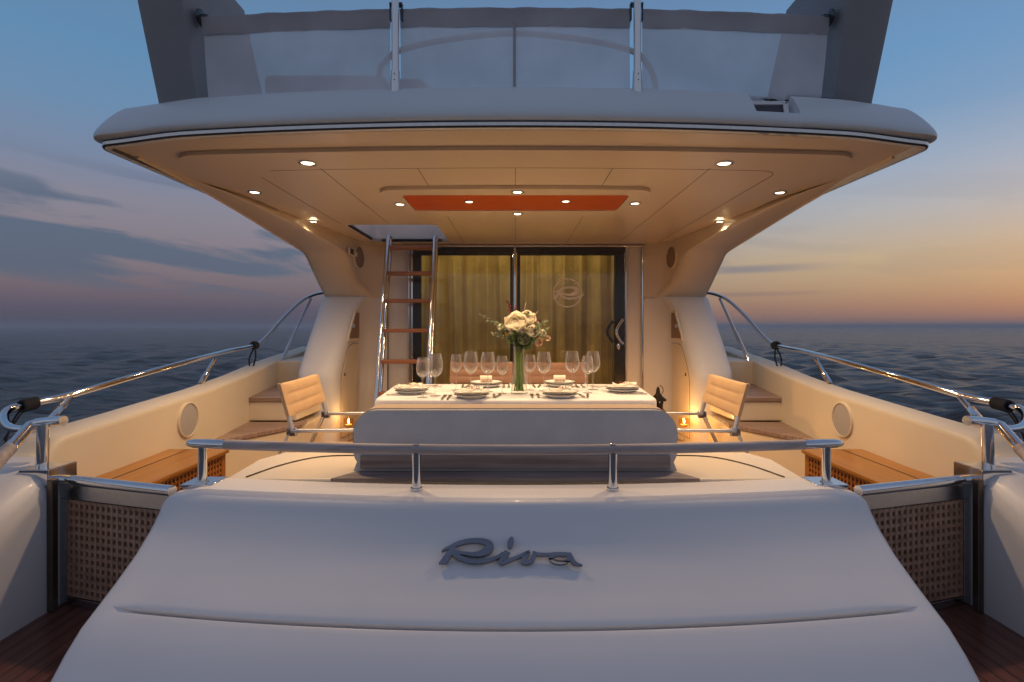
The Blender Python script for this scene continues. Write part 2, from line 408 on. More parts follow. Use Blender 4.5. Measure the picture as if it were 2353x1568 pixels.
def lerp_tab(tab, t):
    if t <= tab[0][0]: return tab[0][1]
    for (a, u), (b, v) in zip(tab, tab[1:]):
        if t <= b: return u+(v-u)*(t-a)/(b-a)
    return tab[-1][1]
SIDE = {-1: 'port', 1: 'starboard'}
LR = {-1: 'left', 1: 'right'}

# ------------------------------------------------------------------ sea
def build_sea():
    rng = np.random.RandomState(3)
    rs = np.concatenate([np.linspace(0.5, 8, 14), np.geomspace(8.4, 160, 330), np.geomspace(166, 14000, 70)])
    an = np.concatenate([np.linspace(-180, -66, 40)[:-1], np.linspace(-66, 66, 420), np.linspace(66, 180, 40)[1:]])
    an = np.radians(an); RR, AA = np.meshgrid(rs, an, indexing='ij')
    x = RR*np.sin(AA); y = RR*np.cos(AA); z = np.zeros_like(x)
    for i in range(60):
        L = rng.uniform(.7, 1)*(.5*1.082**(i % 26)); th = rng.normal(1.4, .55); ph = rng.uniform(0, 6.28); k = 2*math.pi/L
        amp = .0125*L*rng.uniform(.5, 1.1)
        fade = np.clip(1.6-RR/(L*26), 0, 1)
        s = np.sin(k*(x*math.cos(th)+y*math.sin(th))+ph+.6*np.sin(x*.11*math.sin(i)+y*.13))
        z += amp*fade*(s+.35*s*s)
    z -= 1.05
    b = MB(); b.grid([[(x[i, j], y[i, j], z[i, j]) for j in range(x.shape[1])] for i in range(x.shape[0])])
    m, t, p = newmat('dusk sea water')
    p.inputs['Base Color'].default_value = (.080, .078, .080, 1); p.inputs['Roughness'].default_value = .25; p.inputs['IOR'].default_value = 1.33
    g = t.node('ShaderNodeNewGeometry')
    mp = t.node('ShaderNodeMapping'); mp.inputs['Scale'].default_value = (.7, 2.0, 1); t.link(g.outputs['Position'], mp.inputs[0])
    n1 = t.node('ShaderNodeTexNoise', inp={'Scale': 1.1, 'Detail': 6, 'Roughness': .6}); t.link(mp.outputs[0], n1.inputs['Vector'])
    n2 = t.node('ShaderNodeTexNoise', inp={'Scale': .12, 'Detail': 4, 'Roughness': .6}); t.link(mp.outputs[0], n2.inputs['Vector'])
    h = t.math('ADD', t.math('MULTIPLY', n1.outputs[0], .5), t.math('MULTIPLY', n2.outputs[0], 2.2))
    bp = t.node('ShaderNodeBump', inp={'Strength': 1.0, 'Distance': .9}); t.link(h, bp.inputs['Height']); t.link(bp.outputs[0], p.inputs['Normal'])
    o = b.build('sea', m, org=(0, 0, -1.05), smooth=180, recalc=False); tag(o, kind='structure')
build_sea()

# ------------------------------------------------------------------ yacht structure
yacht = thing('yacht', 'white motor yacht seen from astern, its cream cockpit lit for dinner', 'yacht', (0, 3, -1))
CE = 2.2
def XW(y): return lerp_tab([(1.0, 2.0), (2.40, 2.0), (2.41, 2.03), (2.44, 2.12), (2.47, 2.185), (2.6, 2.2), (3.0, 2.205), (3.97, 2.255), (4.71, 2.365), (5.82, 2.6), (7.6, 2.85)], y)
def ZB(y): return lerp_tab([(.6, -.1), (1.0, .06), (2.06, .515), (2.2, .575), (2.3, .597), (2.40, .605), (2.47, .63), (2.56, .685), (5.82, .845), (7.6, .93)], y)

def build_transom():
    prof = [(2.34, .50), (2.335, .545), (2.32, .565), (2.29, .572), (2.22, .573), (2.15, .5725), (2.10, .5715), (2.083, .567), (2.072, .559), (2.063, .547), (2.050, .529), (2.0, .456), (1.926, .400), (1.83, .345)]
    v = 1.83
    grooves = [(1.772, .315, 0), (1.760, .3092, .10), (1.752, .3053, .35), (1.7485, .3036, .8), (1.748, .3033, 3.6), (1.7345, .2965, 3.6), (1.734, .2962, -.08), (1.730, .2943, -.16), (1.715, .2868, -.06), (1.685, .272, 0)]
    P = [(a, b, 0) for a, b in prof]+grooves+[(1.62, .222, 0), (1.52, .125, 0), (1.4, -.02, 0), (1.28, -.22, 0), (1.2, -.5, 0), (1.18, -1.0, 0)]
    xs = list(np.linspace(-1.36, 1.36, 61)); cols = []
    cols += [(-1.40, .35), (-1.398, .12), (-1.393, .045), (-1.382, .014)]
    cols += [(x, 0) for x in xs]
    cols += [(1.382, .014), (1.393, .045), (1.398, .12), (1.40, .35)]
    rows = []
    for (yy, zz, g) in P:
        r = []
        for x, d in cols:
            sh = -.13*(1-(min(abs(x), 1.38)/1.38)**2)
            crn = .030*max(0, (abs(x)-1.20)/.2)**2 if zz > .5 else 0      # softened upper corners
            taper = max(0, min(1, (1.30-abs(x))/.12))
            gd = .016*g*taper
            r.append((x, yy+sh+gd*.6+d*.55, zz-d*.9-crn-gd*.8))
        rows.append(r)
    b = MB(); b.grid(rows)
    o = b.build('transom', M['gel'], yacht, smooth=42)
build_transom()

# bulwarks
for s in (-1, 1):
    ys = [.6, 1.0, 1.4, 1.8, 2.06, 2.2, 2.3, 2.36, 2.39, 2.405, 2.42, 2.44, 2.455, 2.47, 2.5, 2.53, 2.56, 2.6, 2.8, 3.0, 3.3, 3.6, 3.97, 4.3, 4.71, 5.0, 5.4, 5.82, 6.4, 7.6]
    rows = []
    for y in ys:
        xi, zt = XW(y), ZB(y); xo = XW(max(y, 2.6))+.26+(.02 if y < 2.4 else 0); k = lerp_tab([(2.42, 1), (2.62, .22)], y)
        sec = [(xi, -.1), (xi, zt-.13*k), (xi+.006*k, zt-.075*k), (xi+.025*k, zt-.03*k), (xi+.06*k, zt-.006), (xi+.11*k, zt), (xo-.06, zt), (xo-.02, zt-.012), (xo, zt-.05), (xo+.03, zt-.5), (xo-.1, -1.3)]
        rows.append([(s*a, y, b_) for a, b_ in sec])
    k_ = ys.index(2.44); b = MB(); b.grid(rows[:k_+1]); b.mi = 1; b.grid(rows[k_:]); b.build('bulwark', [M['gel'], M['wall']], yacht, smooth=50)  # plain white aft of the gate, lamplit tint forward of it
# decks
b = MB(); b.span((-2.75, 2.42, -.12), (2.75, 7.4, 0)); b.build('cockpit_floor', M['teak'], yacht)
for s in (-1, 1):
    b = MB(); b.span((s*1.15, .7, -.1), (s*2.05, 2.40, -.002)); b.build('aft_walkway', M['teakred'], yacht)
    b = MB(); b.span((s*1.36, 2.40, -.1), (s*2.02, 2.43, .012)); b.build('gate_sill', M['gel'], yacht, bevel=.004)
    # moulded steps up to the side deck
    b = MB(); b.prism([(s*x, y) for x, y in ((1.87, 4.61), (2.24, 3.97), (2.52, 4.1), (2.52, 5.6), (1.95, 5.6))], 0, .335); st_ = b.build('side_step', M['cream'], yacht, bevel=.012)
    b = MB(); b.prism([(s*x, y) for x, y in ((1.855, 4.61), (2.235, 3.94), (2.40, 3.98), (2.40, 4.705), (1.95, 4.705), (1.90, 4.85))], .336, .372); b.build('tread', M['teakstep'], st_, bevel=.006)
    b = MB(); b.prism([(s*x, y) for x, y in ((1.95, 4.73), (2.40, 4.73), (2.62, 5.8), (1.95, 5.8))], .376, .55); st_ = b.build('side_step', M['cream'], yacht, bevel=.012)
    b = MB(); b.prism([(s*x, y) for x, y in ((1.94, 4.71), (2.43, 4.71), (2.64, 5.815), (1.95, 5.815))], .551, .588); b.build('tread', M['teakstep'], st_, bevel=.006)
    b = MB(); b.prism([(s*x, y) for x, y in ((1.95, 5.82), (2.64, 5.82), (2.9, 7.4), (1.95, 7.4))], -.05, .838); b.build('side_deck', M['cream'], yacht, bevel=.012)

# wing pillars: a buttress below and a flaring bracket that grows into the overhang above
def XI(y): return lerp_tab([(5.4, 1.80), (5.7, 1.785), (5.95, 1.755), (6.06, 1.72), (6.14, 1.64), (6.19, 1.55), (6.21, 1.50)], y)
def wing_row(s, z, ya, xin=0, ro=1.0, out=2.22):
    y0 = min(ya+.12, 6.15)
    pts = [(XI(6.21), 6.23)]
    for i in range(10):
        y = 6.21+(y0-6.21)*i/9
        pts.append((XI(y)-xin*(i/9)**2, y))
    xw = XI(y0)-xin
    sp_ = out-xw
    pts += [(xw+sp_*.05, ya+.065), (xw+sp_*.14, ya+.028), (xw+sp_*.28, ya+.008), (xw+sp_*.5, ya), (xw+sp_*.76, ya+.01), (xw+sp_*.89, ya+.035), (xw+sp_*.97, ya+.09*ro), (out, ya+.22*ro), (out, 6.7)]
    return [(s*x, y, z) for x, y in pts]
for s in (-1, 1):
    rows = [wing_row(s, z, ya) for z, ya in ((-.05, 5.3), (.3, 5.3), (.62, 5.3), (.70, 5.305), (.76, 5.325), (.82, 5.37), (.90, 5.435), (1.1, 5.605), (1.3, 5.78), (1.47, 5.925), (1.53, 5.975), (1.555, 6.01), (1.562, 6.06))]
    b = MB(); b.grid(rows, cap=False); wp = b.build('wing_pillar', M['gel'], yacht, smooth=50)
    tb = [(1.54, 6.07, 0, 2.20), (1.6, 6.0, 0, 2.205), (1.7, 5.87, 0, 2.21), (1.8, 5.745, 0, 2.215), (1.9, 5.625, 0, 2.222), (1.965, 5.545, 0, 2.225), (1.995, 5.48, 0, 2.228), (2.012, 5.38, -.002, 2.23), (2.03, 5.22, -.012, 2.23), (2.055, 4.98, -.035, 2.23), (2.085, 4.70, -.07, 2.23), (2.12, 4.38, -.12, 2.23), (2.15, 4.08, -.17, 2.23), (2.17, 3.85, -.22, 2.23), (2.186, 3.68, -.27, 2.23), (2.2, 3.5, -.34, 2.23)]
    rows = [wing_row(s, z, ya, xin, ro=.5, out=o_) for z, ya, xin, o_ in tb]
    b = MB(); b.grid(rows); b.build('roof_bracket', M['ceil'], yacht, smooth=60)
    b = MB(); P = [(s*2.18, 3.06, 2.196), (s*2.205, 3.4, 2.192)]+[(s*(o_-.012), ya+.10, z-.002) for z, ya, xin, o_ in tb[::-1][1:11]]
    b.tube(P, .011, 8); b.build('drip_rail', M['ceil'], yacht)
    # locker door and recessed alcove on the inner face
    def wall(y, z, d): return (s*(XI(y)-d), y, z)
    def face_slab(poly, d0, d1, name, m, parent, bev=.004):
        mbx = MB(); m_ = len(poly)
        vs = [wall(y, z, d0) for y, z in poly]+[wall(y, z, d1) for y, z in poly]
        mbx.add(vs, [tuple(range(m_)), tuple(range(2*m_-1, m_-1, -1))]+[(i, m_+i, m_+(i+1) % m_, (i+1) % m_) for i in range(m_)])
        return mbx.build(name, m, parent, bevel=bev)
    ld = face_slab([(5.93, 1.03), (5.80, 1.03), (5.70, 1.01), (5.60, .90), (5.50, .74), (5.47, .66), (5.47, .07), (5.60, .06), (5.75, .06), (5.93, .06)], -.01, .010, 'locker_door', M['cream'], yacht)
    face_slab([(5.935, 1.035), (5.80, 1.035), (5.695, 1.015), (5.595, .903), (5.495, .743), (5.463, .66), (5.463, .065), (5.60, .055), (5.75, .055), (5.935, .055)], -.012, .006, 'door_gap', M['grillb'], ld, 0)
    face_slab([(5.56, .70), (5.535, .70), (5.535, .73), (5.56, .73)], .005, .016, 'latch', M['black'], ld, .002)
    al = face_slab([(5.95, 1.40), (5.85, 1.40), (5.66, 1.10), (5.66, 1.06), (5.95, 1.06)], -.01, .012, 'alcove_frame', M['cream'], yacht)
    face_slab([(5.93, 1.37), (5.86, 1.37), (5.69, 1.12), (5.69, 1.09), (5.93, 1.09)], -.01, .015, 'alcove_recess', M['grillb'], al, 0)
    face_slab([(5.80, 1.20), (5.75, 1.20), (5.75, 1.25), (5.80, 1.25)], .005, .03, 'tap', M['steel'], al, .008)

# overhang (flybridge deck): rolled rim swept round the plan
def plan():
    pts = []
    for x in np.linspace(0, 2.16, 26): pts.append((x, 2.616+.195*(x/2.1)**2))
    y0 = pts[-1][1]
    for i in range(1, 9):
        a = R(90*i/8); pts.append((2.16+.078*math.sin(a), y0+.085*(1-math.cos(a))+.02*i/8))
    for y in np.linspace(3.05, 6.8, 14): pts.append((2.238, y))
    return [(-x, y) for x, y in pts[::-1][:-1]]+[(x, y) for x, y in pts]
PL = plan()
PK0, PK1 = 1.215, 1.452                       # pocket in the roof edge for the floodlight
_q = []
for i, p in enumerate(PL):
    for xk in (PK0, PK1):
        if i and PL[i-1][0] < xk <= p[0] and p[1] < 3.0:
            for xx in (xk-.0015, xk+.0015): _q.append((xx, 2.616+.195*(xx/2.1)**2))
    _q.append(p)
PL = _q
def offs(i, n_):
    a, c = PL[max(i-1, 0)], PL[min(i+1, len(PL)-1)]
    t = Vector((c[0]-a[0], c[1]-a[1])).normalized(); nrm = Vector((t.y, -t.x))
    return PL[i][0]+nrm.x*n_, PL[i][1]+nrm.y*n_
def inset(i, n_):
    x, y = offs(i, n_)
    if n_ < -.03 and y < 3.6:
        sg = -1 if x < 0 else 1; x = sg*min(abs(x), 2.238+n_); y = max(y, 2.616+.195*(x/2.1)**2-n_)
    return x, y
def sweep(profile, name, m, pocket=None):
    rows = []
    for i in range(len(PL)):
        r = []
        pr = profile
        if pocket and PK0 < PL[i][0] < PK1 and PL[i][1] < 3.0: pr = pocket
        ax = abs(PL[i][0]); w = max(0., min(1., (ax-1.70)/.50)); w = w*w*(3-2*w)
        for n_, z in pr:
            t_ = max(0., min(1., (z-2.236)/.226))
            if z > 2.24: n_ = n_+w*(.024*(1-t_)-.02*t_*t_)
            x, y = inset(i, n_); r.append((x, y, z-.022*w*(1-.3*t_)))
        rows.append(r)
    b = MB(); b.grid(rows); return b, name, m
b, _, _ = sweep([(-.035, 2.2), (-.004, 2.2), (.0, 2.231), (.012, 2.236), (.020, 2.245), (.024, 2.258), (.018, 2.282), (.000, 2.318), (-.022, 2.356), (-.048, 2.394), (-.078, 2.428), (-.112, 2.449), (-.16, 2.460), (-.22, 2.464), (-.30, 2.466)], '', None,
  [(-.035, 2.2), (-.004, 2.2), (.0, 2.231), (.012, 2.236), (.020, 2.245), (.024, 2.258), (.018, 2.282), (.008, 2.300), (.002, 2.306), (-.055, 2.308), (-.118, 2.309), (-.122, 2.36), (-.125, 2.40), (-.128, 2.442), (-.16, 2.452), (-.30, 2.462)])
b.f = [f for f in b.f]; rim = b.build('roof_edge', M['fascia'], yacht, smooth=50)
b, _, _ = sweep([(-.006, 2.2005), (.004, 2.2005), (.0065, 2.207), (-.002, 2.207)], '', None); b.build('rub_strip', M['rubber'], yacht)
b, _, _ = sweep([(-.002, 2.2075), (.0075, 2.2075), (.0085, 2.2235), (-.002, 2.2235)], '', None); b.build('rub_strip', M['steel'], yacht)
b, _, _ = sweep([(-.002, 2.224), (.0065, 2.224), (.005, 2.2315), (-.002, 2.2315)], '', None); b.build('rub_strip', M['rubber'], yacht)
HX0, HX1, HY0, HY1 = -1.60, -.74, 5.0, 6.02
hatch = rrect(HX0, HY0, HX1, HY1, .09)
outer = [offs(i, -.03) for i in range(len(PL))]
plate([outer, hatch], 2.2, 2.212, 'ceiling', M['ceil'], yacht)
def bowed(hw, yfront, bow, yback, r):
    pts = []
    for x in np.linspace(-(hw-r), hw-r, 30): pts.append((x, yfront+bow*(x/hw)**2))
    ye = yfront+bow*((hw-r)/hw)**2
    for i in range(1, 9):
        a = R(90*i/8); pts.append((hw-r+r*math.sin(a), ye+r*(1-math.cos(a))))
    pts.append((hw, yback)); pts.append((-hw, yback))
    for i in range(8, 0, -1):
        a = R(90*i/8); pts.append((-(hw-r)-r*math.sin(a), ye+r*(1-math.cos(a))))
    return pts
cp = plate([bowed(1.95, 2.885, .10, 6.22, .16), hatch], 2.176, 2.199, 'ceiling_panel', M['ceil'], yacht, bevel=.006)
# fine panel seams let into the ceiling panel
b = MB()
def strip(x0, y0, x1, y1, w=.004): b.bar((x0, y0, 2.1757), (x1, y1, 2.1757), w, .0012)
sb = bowed(1.63, 3.205, .07, 6.1, .12)
for p, q in zip(sb[:38], sb[1:38]): strip(*p, *q)
strip(*sb[38], *sb[39-2]); strip(1.63, 3.4, 1.63, 6.1); strip(-1.63, 3.4, -1.63, 4.95)
for x in (0, .59, 1.18, -1.18): strip(x, 3.212, x, 4.96 if x < -.7 else 6.1)
strip(-.59, 3.212, -.59, 6.1)
b.build('panel_seams', M['seam'], yacht)
ins = plate([bowed(.95, 3.60, .03, 4.50, .13), rrect(-.81, 3.77, .815, 4.29, .04)], 2.150, 2.1745, 'ceiling_inset', M['ceil'], yacht, bevel=.006)
plate([rrect(-.808, 3.772, .813, 4.288, .04)], 2.158, 2.1742, 'ceiling_inlay', M['orange'], yacht)
plate([[(-2.03, 6.8), (-2.03, 3.05)]+[(x, 2.83+.195*(x/2.1)**2) for x in np.linspace(-2.02, 2.02, 40)]+[(2.03, 3.05), (2.03, 6.8)], hatch], 2.420, 2.445, 'upper_deck', M['gel'], yacht)
b = MB()
b.grid([[(x, y, 2.178) for x, y in hatch], [(x, y, 2.24) for x, y in hatch], [(x, y, 2.46) for x, y in hatch]], cu=True); b.build('hatch_coaming', M['gel'], yacht)

# bulkhead around the saloon doors
b = MB()
b.span((-1.56, 6.24, 2.14), (1.56, 6.40, 2.4))
b.build('bulkhead', M['cream'], yacht)
for s, x0, x1 in ((-1, -1.50, -1.235), (1, 1.30, 1.50)):
    b = MB(); b.span((x0, 6.27, 0), (x1, 6.33, 2.14)); b.build('door_side_panel', M['gel'], yacht)
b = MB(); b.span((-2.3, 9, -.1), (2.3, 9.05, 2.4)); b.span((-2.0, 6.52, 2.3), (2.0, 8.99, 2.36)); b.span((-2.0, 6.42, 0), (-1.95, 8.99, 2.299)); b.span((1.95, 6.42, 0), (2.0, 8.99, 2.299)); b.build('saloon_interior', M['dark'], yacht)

# lounge deck astern of the table
b = MB(); b.prism([(-1.29, 2.345), (1.29, 2.345), (1.31, 2.7), (1.24, 2.86), (-1.24, 2.86), (-1.31, 2.7)], 0, .545); lb = b.build('lounge_base', M['cream'], yacht, bevel=.02, seg=3)
for s in (-1, 1):
    b = MB(); P = catmull([(s*1.20, 2.37, .5465), (s*1.14, 2.56, .5465), (s*1.05, 2.70, .5465), (s*.95, 2.755, .5465), (s*.80, 2.765, .5465), (s*.6, 2.765, .5465)], 8)
    b.tube(P, .0045, 6); b.build('hatch_seam', M['seam'], lb)

# fly arch legs and fittings above the overhang
for s in (-1, 1):
    rows = []
    for z, y, t in ((2.40, 2.87, .0), (2.6, 2.815, 0), (2.9, 2.735, 0), (3.2, 2.66, 0)):
        xo, xi = 1.945+.05*(z-2.4), 1.70-.0*(z-2.4)
        yb = y+.92-.25*(z-2.4)/.8
        if z < 2.5: yb += .12
        rows.append([(s*xi, yb, z), (s*(xi-.002), y+.05, z), (s*(xi+.02), y+.01, z), (s*(xi+.05), y, z), (s*(xo-.05), y, z), (s*(xo-.015), y+.015, z), (s*xo, y+.06, z), (s*xo, yb, z)])
    b = MB(); b.grid(rows, cu=True, cap=True); b.build('arch_leg', M['fly'], yacht, smooth=40)

# ------------------------------------------------------------------ sliding doors and curtains
DY = 6.22
fr_ = thing('door_frame', 'black and chrome frame round the saloon doors', 'door frame', (0, DY, 0))
b = MB(); b.span((-1.52, DY-.035, 2.146), (1.505, DY+.0, 2.168)); b.build('header_trim', M['chrome'], fr_, bevel=.005)
b = MB(); b.span((-1.235, DY, 2.085), (1.30, DY+.09, 2.144)); b.build('lintel', M['black'], fr_, bevel=.004)
for x, w in ((1.49, .018), (-1.21, .022), (-1.245, .014), (1.295, .014)):
    b = MB(); b.span((x-w/2, DY-.01, 0), (x+w/2, DY+.03, 2.143)); b.build('jamb', M['chrome'], fr_, bevel=.004)
b = MB(); b.tube([(-.005, DY-.02, .02), (-.005, DY-.02, 2.14)], .019, 12); b.build('mullion', M['chrome'], fr_)
def door(x0, x1, sl, sr, label):
    d = thing('sliding_door', label, 'door', ((x0+x1)/2, DY+.05, 0))
    y0, y1 = DY+.03, DY+.08
    b = MB()
    for a, c in (((x0, y0, 0), (x0+sl, y1, 2.083)), ((x1-sr, y0, 0), (x1, y1, 2.083)), ((x0+sl, y0, 2.055), (x1-sr, y1, 2.083)), ((x0+sl, y0, 0), (x1-sr, y1, .07))): b.span(a, c)
    b.build('frame', M['black'], d, bevel=.004)
    b = MB(); b.add([(x0+sl-.005, DY+.05, .065), (x1-sr+.005, DY+.05, .065), (x1-sr+.005, DY+.05, 2.06), (x0+sl-.005, DY+.05, 2.06)], [(0, 1, 2, 3)]); b.build('pane', M['pane'], d)
    return d
dl = door(-1.195, -.03, .085, .03, 'left glass sliding door, behind the ladder')
dr = door(.02, 1.285, .035, .11, 'right glass sliding door with round frosted emblem')
b = MB(); hp = [Vector((1.255-.075*math.sin(math.pi*i/14), DY-.035, 1.01+.29*i/14)) for i in range(15)]
b.tube(hp, .017, 10); b.bar(hp[0]+Vector((0, 0, .01)), hp[0]+Vector((0, .07, .01)), .02, .02); b.bar(hp[-1]-Vector((0, 0, .01)), hp[-1]+Vector((0, .07, -.01)), .02, .02); b.build('handle', M['chrome'], dr)
b = MB(); hp = [Vector((1.165-.07*math.sin(math.pi*i/14), DY+.10, 1.03+.25*i/14)) for i in range(15)]; b.tube(hp, .016, 10); b.build('handle', M['black'], dr)
b = MB(); b.blob((1.215, DY+.025, .985), (.022, .008, .042)); b.build('lock', M['chrome'], dr)
# strokes for script letters: variable-width ribbons with rounded ends
def ribbon(pts, k=8):
    P = catmull([(p[0], p[1], p[2]) for p in pts], k); L, Rr = [], []
    for i, p in enumerate(P):
        a, c = P[max(i-1, 0)], P[min(i+1, len(P)-1)]
        t = Vector((c.x-a.x, c.y-a.y)).normalized(); nn = Vector((-t.y, t.x)); w = p.z/2
        L.append((p.x+nn.x*w, p.y+nn.y*w)); Rr.append((p.x-nn.x*w, p.y-nn.y*w))
    return L+Rr[::-1]
STEM = [(455, 285), (395, 310), (350, 350), (237, 512), (338, 512), (405, 410), (470, 330)]
LOOP = [(275, 350, 12), (320, 322, 30), (400, 288, 46), (520, 237, 55), (660, 210, 58), (790, 210, 66), (885, 240, 88), (912, 290, 108), (870, 342, 104), (790, 378, 80), (700, 390, 58), (600, 380, 46), (510, 368, 40), (440, 350, 40)]
TAIL = [(420, 360, 70), (470, 405, 66), (540, 445, 60), (640, 480, 55), (760, 488, 50), (900, 466, 50), (1010, 428, 42), (1100, 375, 48)]
def emblem(x, z, r):
    b = MB(); y = DY+.047; k = r/400.0
    ring_o = [(x+r*math.cos(a), z+r*math.sin(a)) for a in np.linspace(0, 2*math.pi, 49)[:-1]]
    ring_i = [(x+r*.91*math.cos(a), z+r*.91*math.sin(a)) for a in np.linspace(0, 2*math.pi, 49)[:-1]]
    def xfy(yy): return lambda v: Vector((v.x, yy+v.z, v.y))
    plate([ring_o, ring_i], -.0006, .0006, '', None, mb=b, xf=xfy(y))
    def sc(p): return (x+(p[0]-650)*k, z-(p[1]-345)*k*1.1)
    plate([[sc(p) for p in ribbon(LOOP)]], -.0006, .0006, '', None, mb=b, xf=xfy(y-.0015))
    plate([[sc(p) for p in ribbon(TAIL)]], -.0006, .0006, '', None, mb=b, xf=xfy(y-.003))
    plate([[sc(p) for p in STEM]], -.0006, .0006, '', None, mb=b, xf=xfy(y-.0045))
    b.build('emblem', M['frost'], dr)
emblem((1305-CX)*DY/F, CAMZ+(CY-673)*DY/F, .172)
def curtain(x0, x1, label, seed):
    rr = np.random.RandomState(seed); nx = 260; rows = []
    ph = np.cumsum(np.interp(np.arange(nx), np.arange(0, nx, 9), rr.uniform(.15, 2.0, 29)))*.15; amp = np.interp(np.arange(nx), np.arange(0, nx, 13), rr.uniform(.025, .07, 20))
    for z, a, q in ((0.05, 1.1, 0), (.6, 1.05, .2), (1.2, 1, .1), (1.7, .95, 0), (1.98, .8, 0), (2.06, .75, 0), (2.11, .75, 0)):
        rows.append([(x0+(x1-x0)*i/(nx-1)+.008*math.sin(z*3+i*.05), DY+.20+a*amp[i]*math.sin(ph[i]+.25*math.sin(z*2.3+i*.02)), z) for i in range(nx)])
    b = MB(); b.grid(rows); o = b.build('curtain', M['curtain'], smooth=180, recalc=False); tag(o, label, 'curtain', 'curtains behind the saloon doors')
curtain(-1.18, -.03, 'olive gold curtain behind the left door, behind the ladder', 3)
curtain(.0, 1.22, 'olive gold curtain behind the door with the round emblem', 5)

# added lamps, out of view, to make the curtains glow from behind
for x in (-.75, .0, .72):
    t = thing('added_curtain_lamp', 'added unseen lamp that makes the curtains glow from behind', 'lamp', (x, 7.25, 2.23), 'added lamps behind the curtains')
    b = MB(); b.lathe([(.0001, 0), (.04, 0), (.05, .004), (.05, .012), (.0001, .012)], (x, 7.25, 2.225), 20); b.build('lens', M['lens'], t)
    ld = bpy.data.lights.new('lamp', 'POINT'); ld.energy = 20; ld.color = (1, .80, .52); ld.shadow_soft_size = .04
    lo = bpy.data.objects.new('lamp', ld); col.objects.link(lo); lo.parent = t; lo.location = (0, 0, -.05)

# ------------------------------------------------------------------ lettering on the transom
def build_letters():
    L = thing('script_lettering', 'grey metal script letters on the white transom', 'lettering', (0, 1.83, .43))
    p0 = Vector((0, 1.830, .4355)); d = Vector((0, .130, .119)).normalized(); nrm = Vector((0, -d.z, d.y))
    cam0 = Vector((0, 0, CAMZ))
    def to_uv(p):
        px = (1000+p[0]/5.602)/1.0331; py = (1250+p[1]/5.602)/1.0331
        ray = Vector(((px-CX)/F, 1, (CY-py)/F)); t = (p0-cam0).dot(nrm)/ray.dot(nrm); q = cam0+ray*t
        return (q.x, (q-p0).dot(d))
    def xf(h): return lambda v: p0 + Vector((1, 0, 0))*v.x + d*v.y + nrm*(v.z+h)
    iv = [(1145, 352, 84), (1120, 400, 76), (1075, 460, 66), (1062, 492, 62), (1090, 500, 50), (1150, 475, 46), (1300, 418, 42), (1400, 372, 48), (1445, 352, 34)]
    vv = [(1432, 362, 44), (1405, 400, 52), (1368, 450, 66), (1362, 484, 70), (1405, 500, 50), (1455, 480, 56), (1490, 430, 60), (1500, 385, 50), (1495, 352, 34)]
    va = [(1482, 362, 34), (1550, 388, 42), (1680, 392, 38), (1790, 385, 44), (1880, 386, 46), (1950, 392, 52)]
    ab = [(1900, 400, 40), (1830, 388, 44), (1750, 405, 52), (1720, 440, 62), (1760, 482, 56), (1840, 500, 52), (1920, 488, 50), (1958, 450, 44), (1940, 410, 30)]
    at_ = [(1960, 372, 46), (1985, 430, 62), (2020, 490, 58), (2070, 520, 36), (2140, 535, 14)]
    def letter(name, shapes):
        b = MB()
        for i, sh in enumerate(shapes): plate([[to_uv(p) for p in sh]], -.004+.0004*i, .009+.0004*i, '', None, mb=b, xf=xf(.004))
        b.build(name, M['letter'], L, smooth=30, bevel=.0012)
    letter('letter', [ribbon(LOOP), ribbon(TAIL), STEM])
    letter('letter', [ribbon(iv), [(1188+75*math.sin(a)*.30+42*math.cos(a)*.9, 235-76*math.sin(a)+14*math.cos(a)) for a in np.linspace(0, 2*math.pi, 29)[:-1]]])
    letter('letter', [ribbon(vv), ribbon(va)]); letter('letter', [ribbon(ab), ribbon(at_)])
build_letters()

# ------------------------------------------------------------------ downlights (lamp inside each)
def downlight(px, py, z, r, label, power):
    p = at_z(px, py, z)
    t = thing('downlight', label, 'downlight', p, 'recessed ceiling lights')
    b = MB(); b.lathe([(r*.70, -.001), (r*.78, -.008), (r*.98, -.006), (r, -.0005), (r, .004)], p, 28); b.build('ring', M['chrome'], t)
    b = MB(); b.lathe([(.0001, -.0075), (r*.35, -.007), (r*.62, -.005), (r*.73, -.002)], p, 24); b.build('lens', M['lens'], t)
    ld = bpy.data.lights.new('lamp', 'SPOT'); ld.energy = power; ld.color = (1.0, .67, .37); ld.spot_size = R(150); ld.spot_blend = 1.0; ld.shadow_soft_size = .035
    lo = bpy.data.objects.new('lamp', ld); col.objects.link(lo); lo.parent = t; lo.location = (0, 0, -.045)
PW = 13.0
for px, py, z, r, lab in [
    (707, 374, 2.176, .052, 'lit downlight in the ceiling panel, nearest the stern on the left'), (1664, 375, 2.176, .052, 'lit downlight in the ceiling panel, nearest the stern on the right'),
    (585, 441, 2.176, .046, 'lit downlight near the left edge of the overhang, outermost on the left'), (1792, 442, 2.176, .046, 'lit downlight near the right edge of the overhang, outermost on the right'),
    (720, 509, 2.160, .044, 'lit downlight beside the left roof bracket, lowest on the left'), (1654, 509, 2.160, .044, 'lit downlight beside the right roof bracket, lowest on the right'),
    (919, 469, 2.150, .045, 'lit downlight just left of the orange ceiling inlay'), (1459, 467, 2.150, .045, 'lit downlight just right of the orange ceiling inlay'),
    (1078, 463, 2.158, .040, 'lit downlight set in the left half of the orange inlay'), (1300, 462, 2.158, .040, 'lit downlight set in the right half of the orange inlay'),
    (1189, 441, 2.150, .045, 'lit downlight centred on the aft side of the orange inlay'), (1189, 491, 2.150, .045, 'lit downlight centred on the door side of the orange inlay')]:
    downlight(px, py, z, r, lab, 26.0 if 900 < px < 1480 else (60.0 if py < 380 else PW))

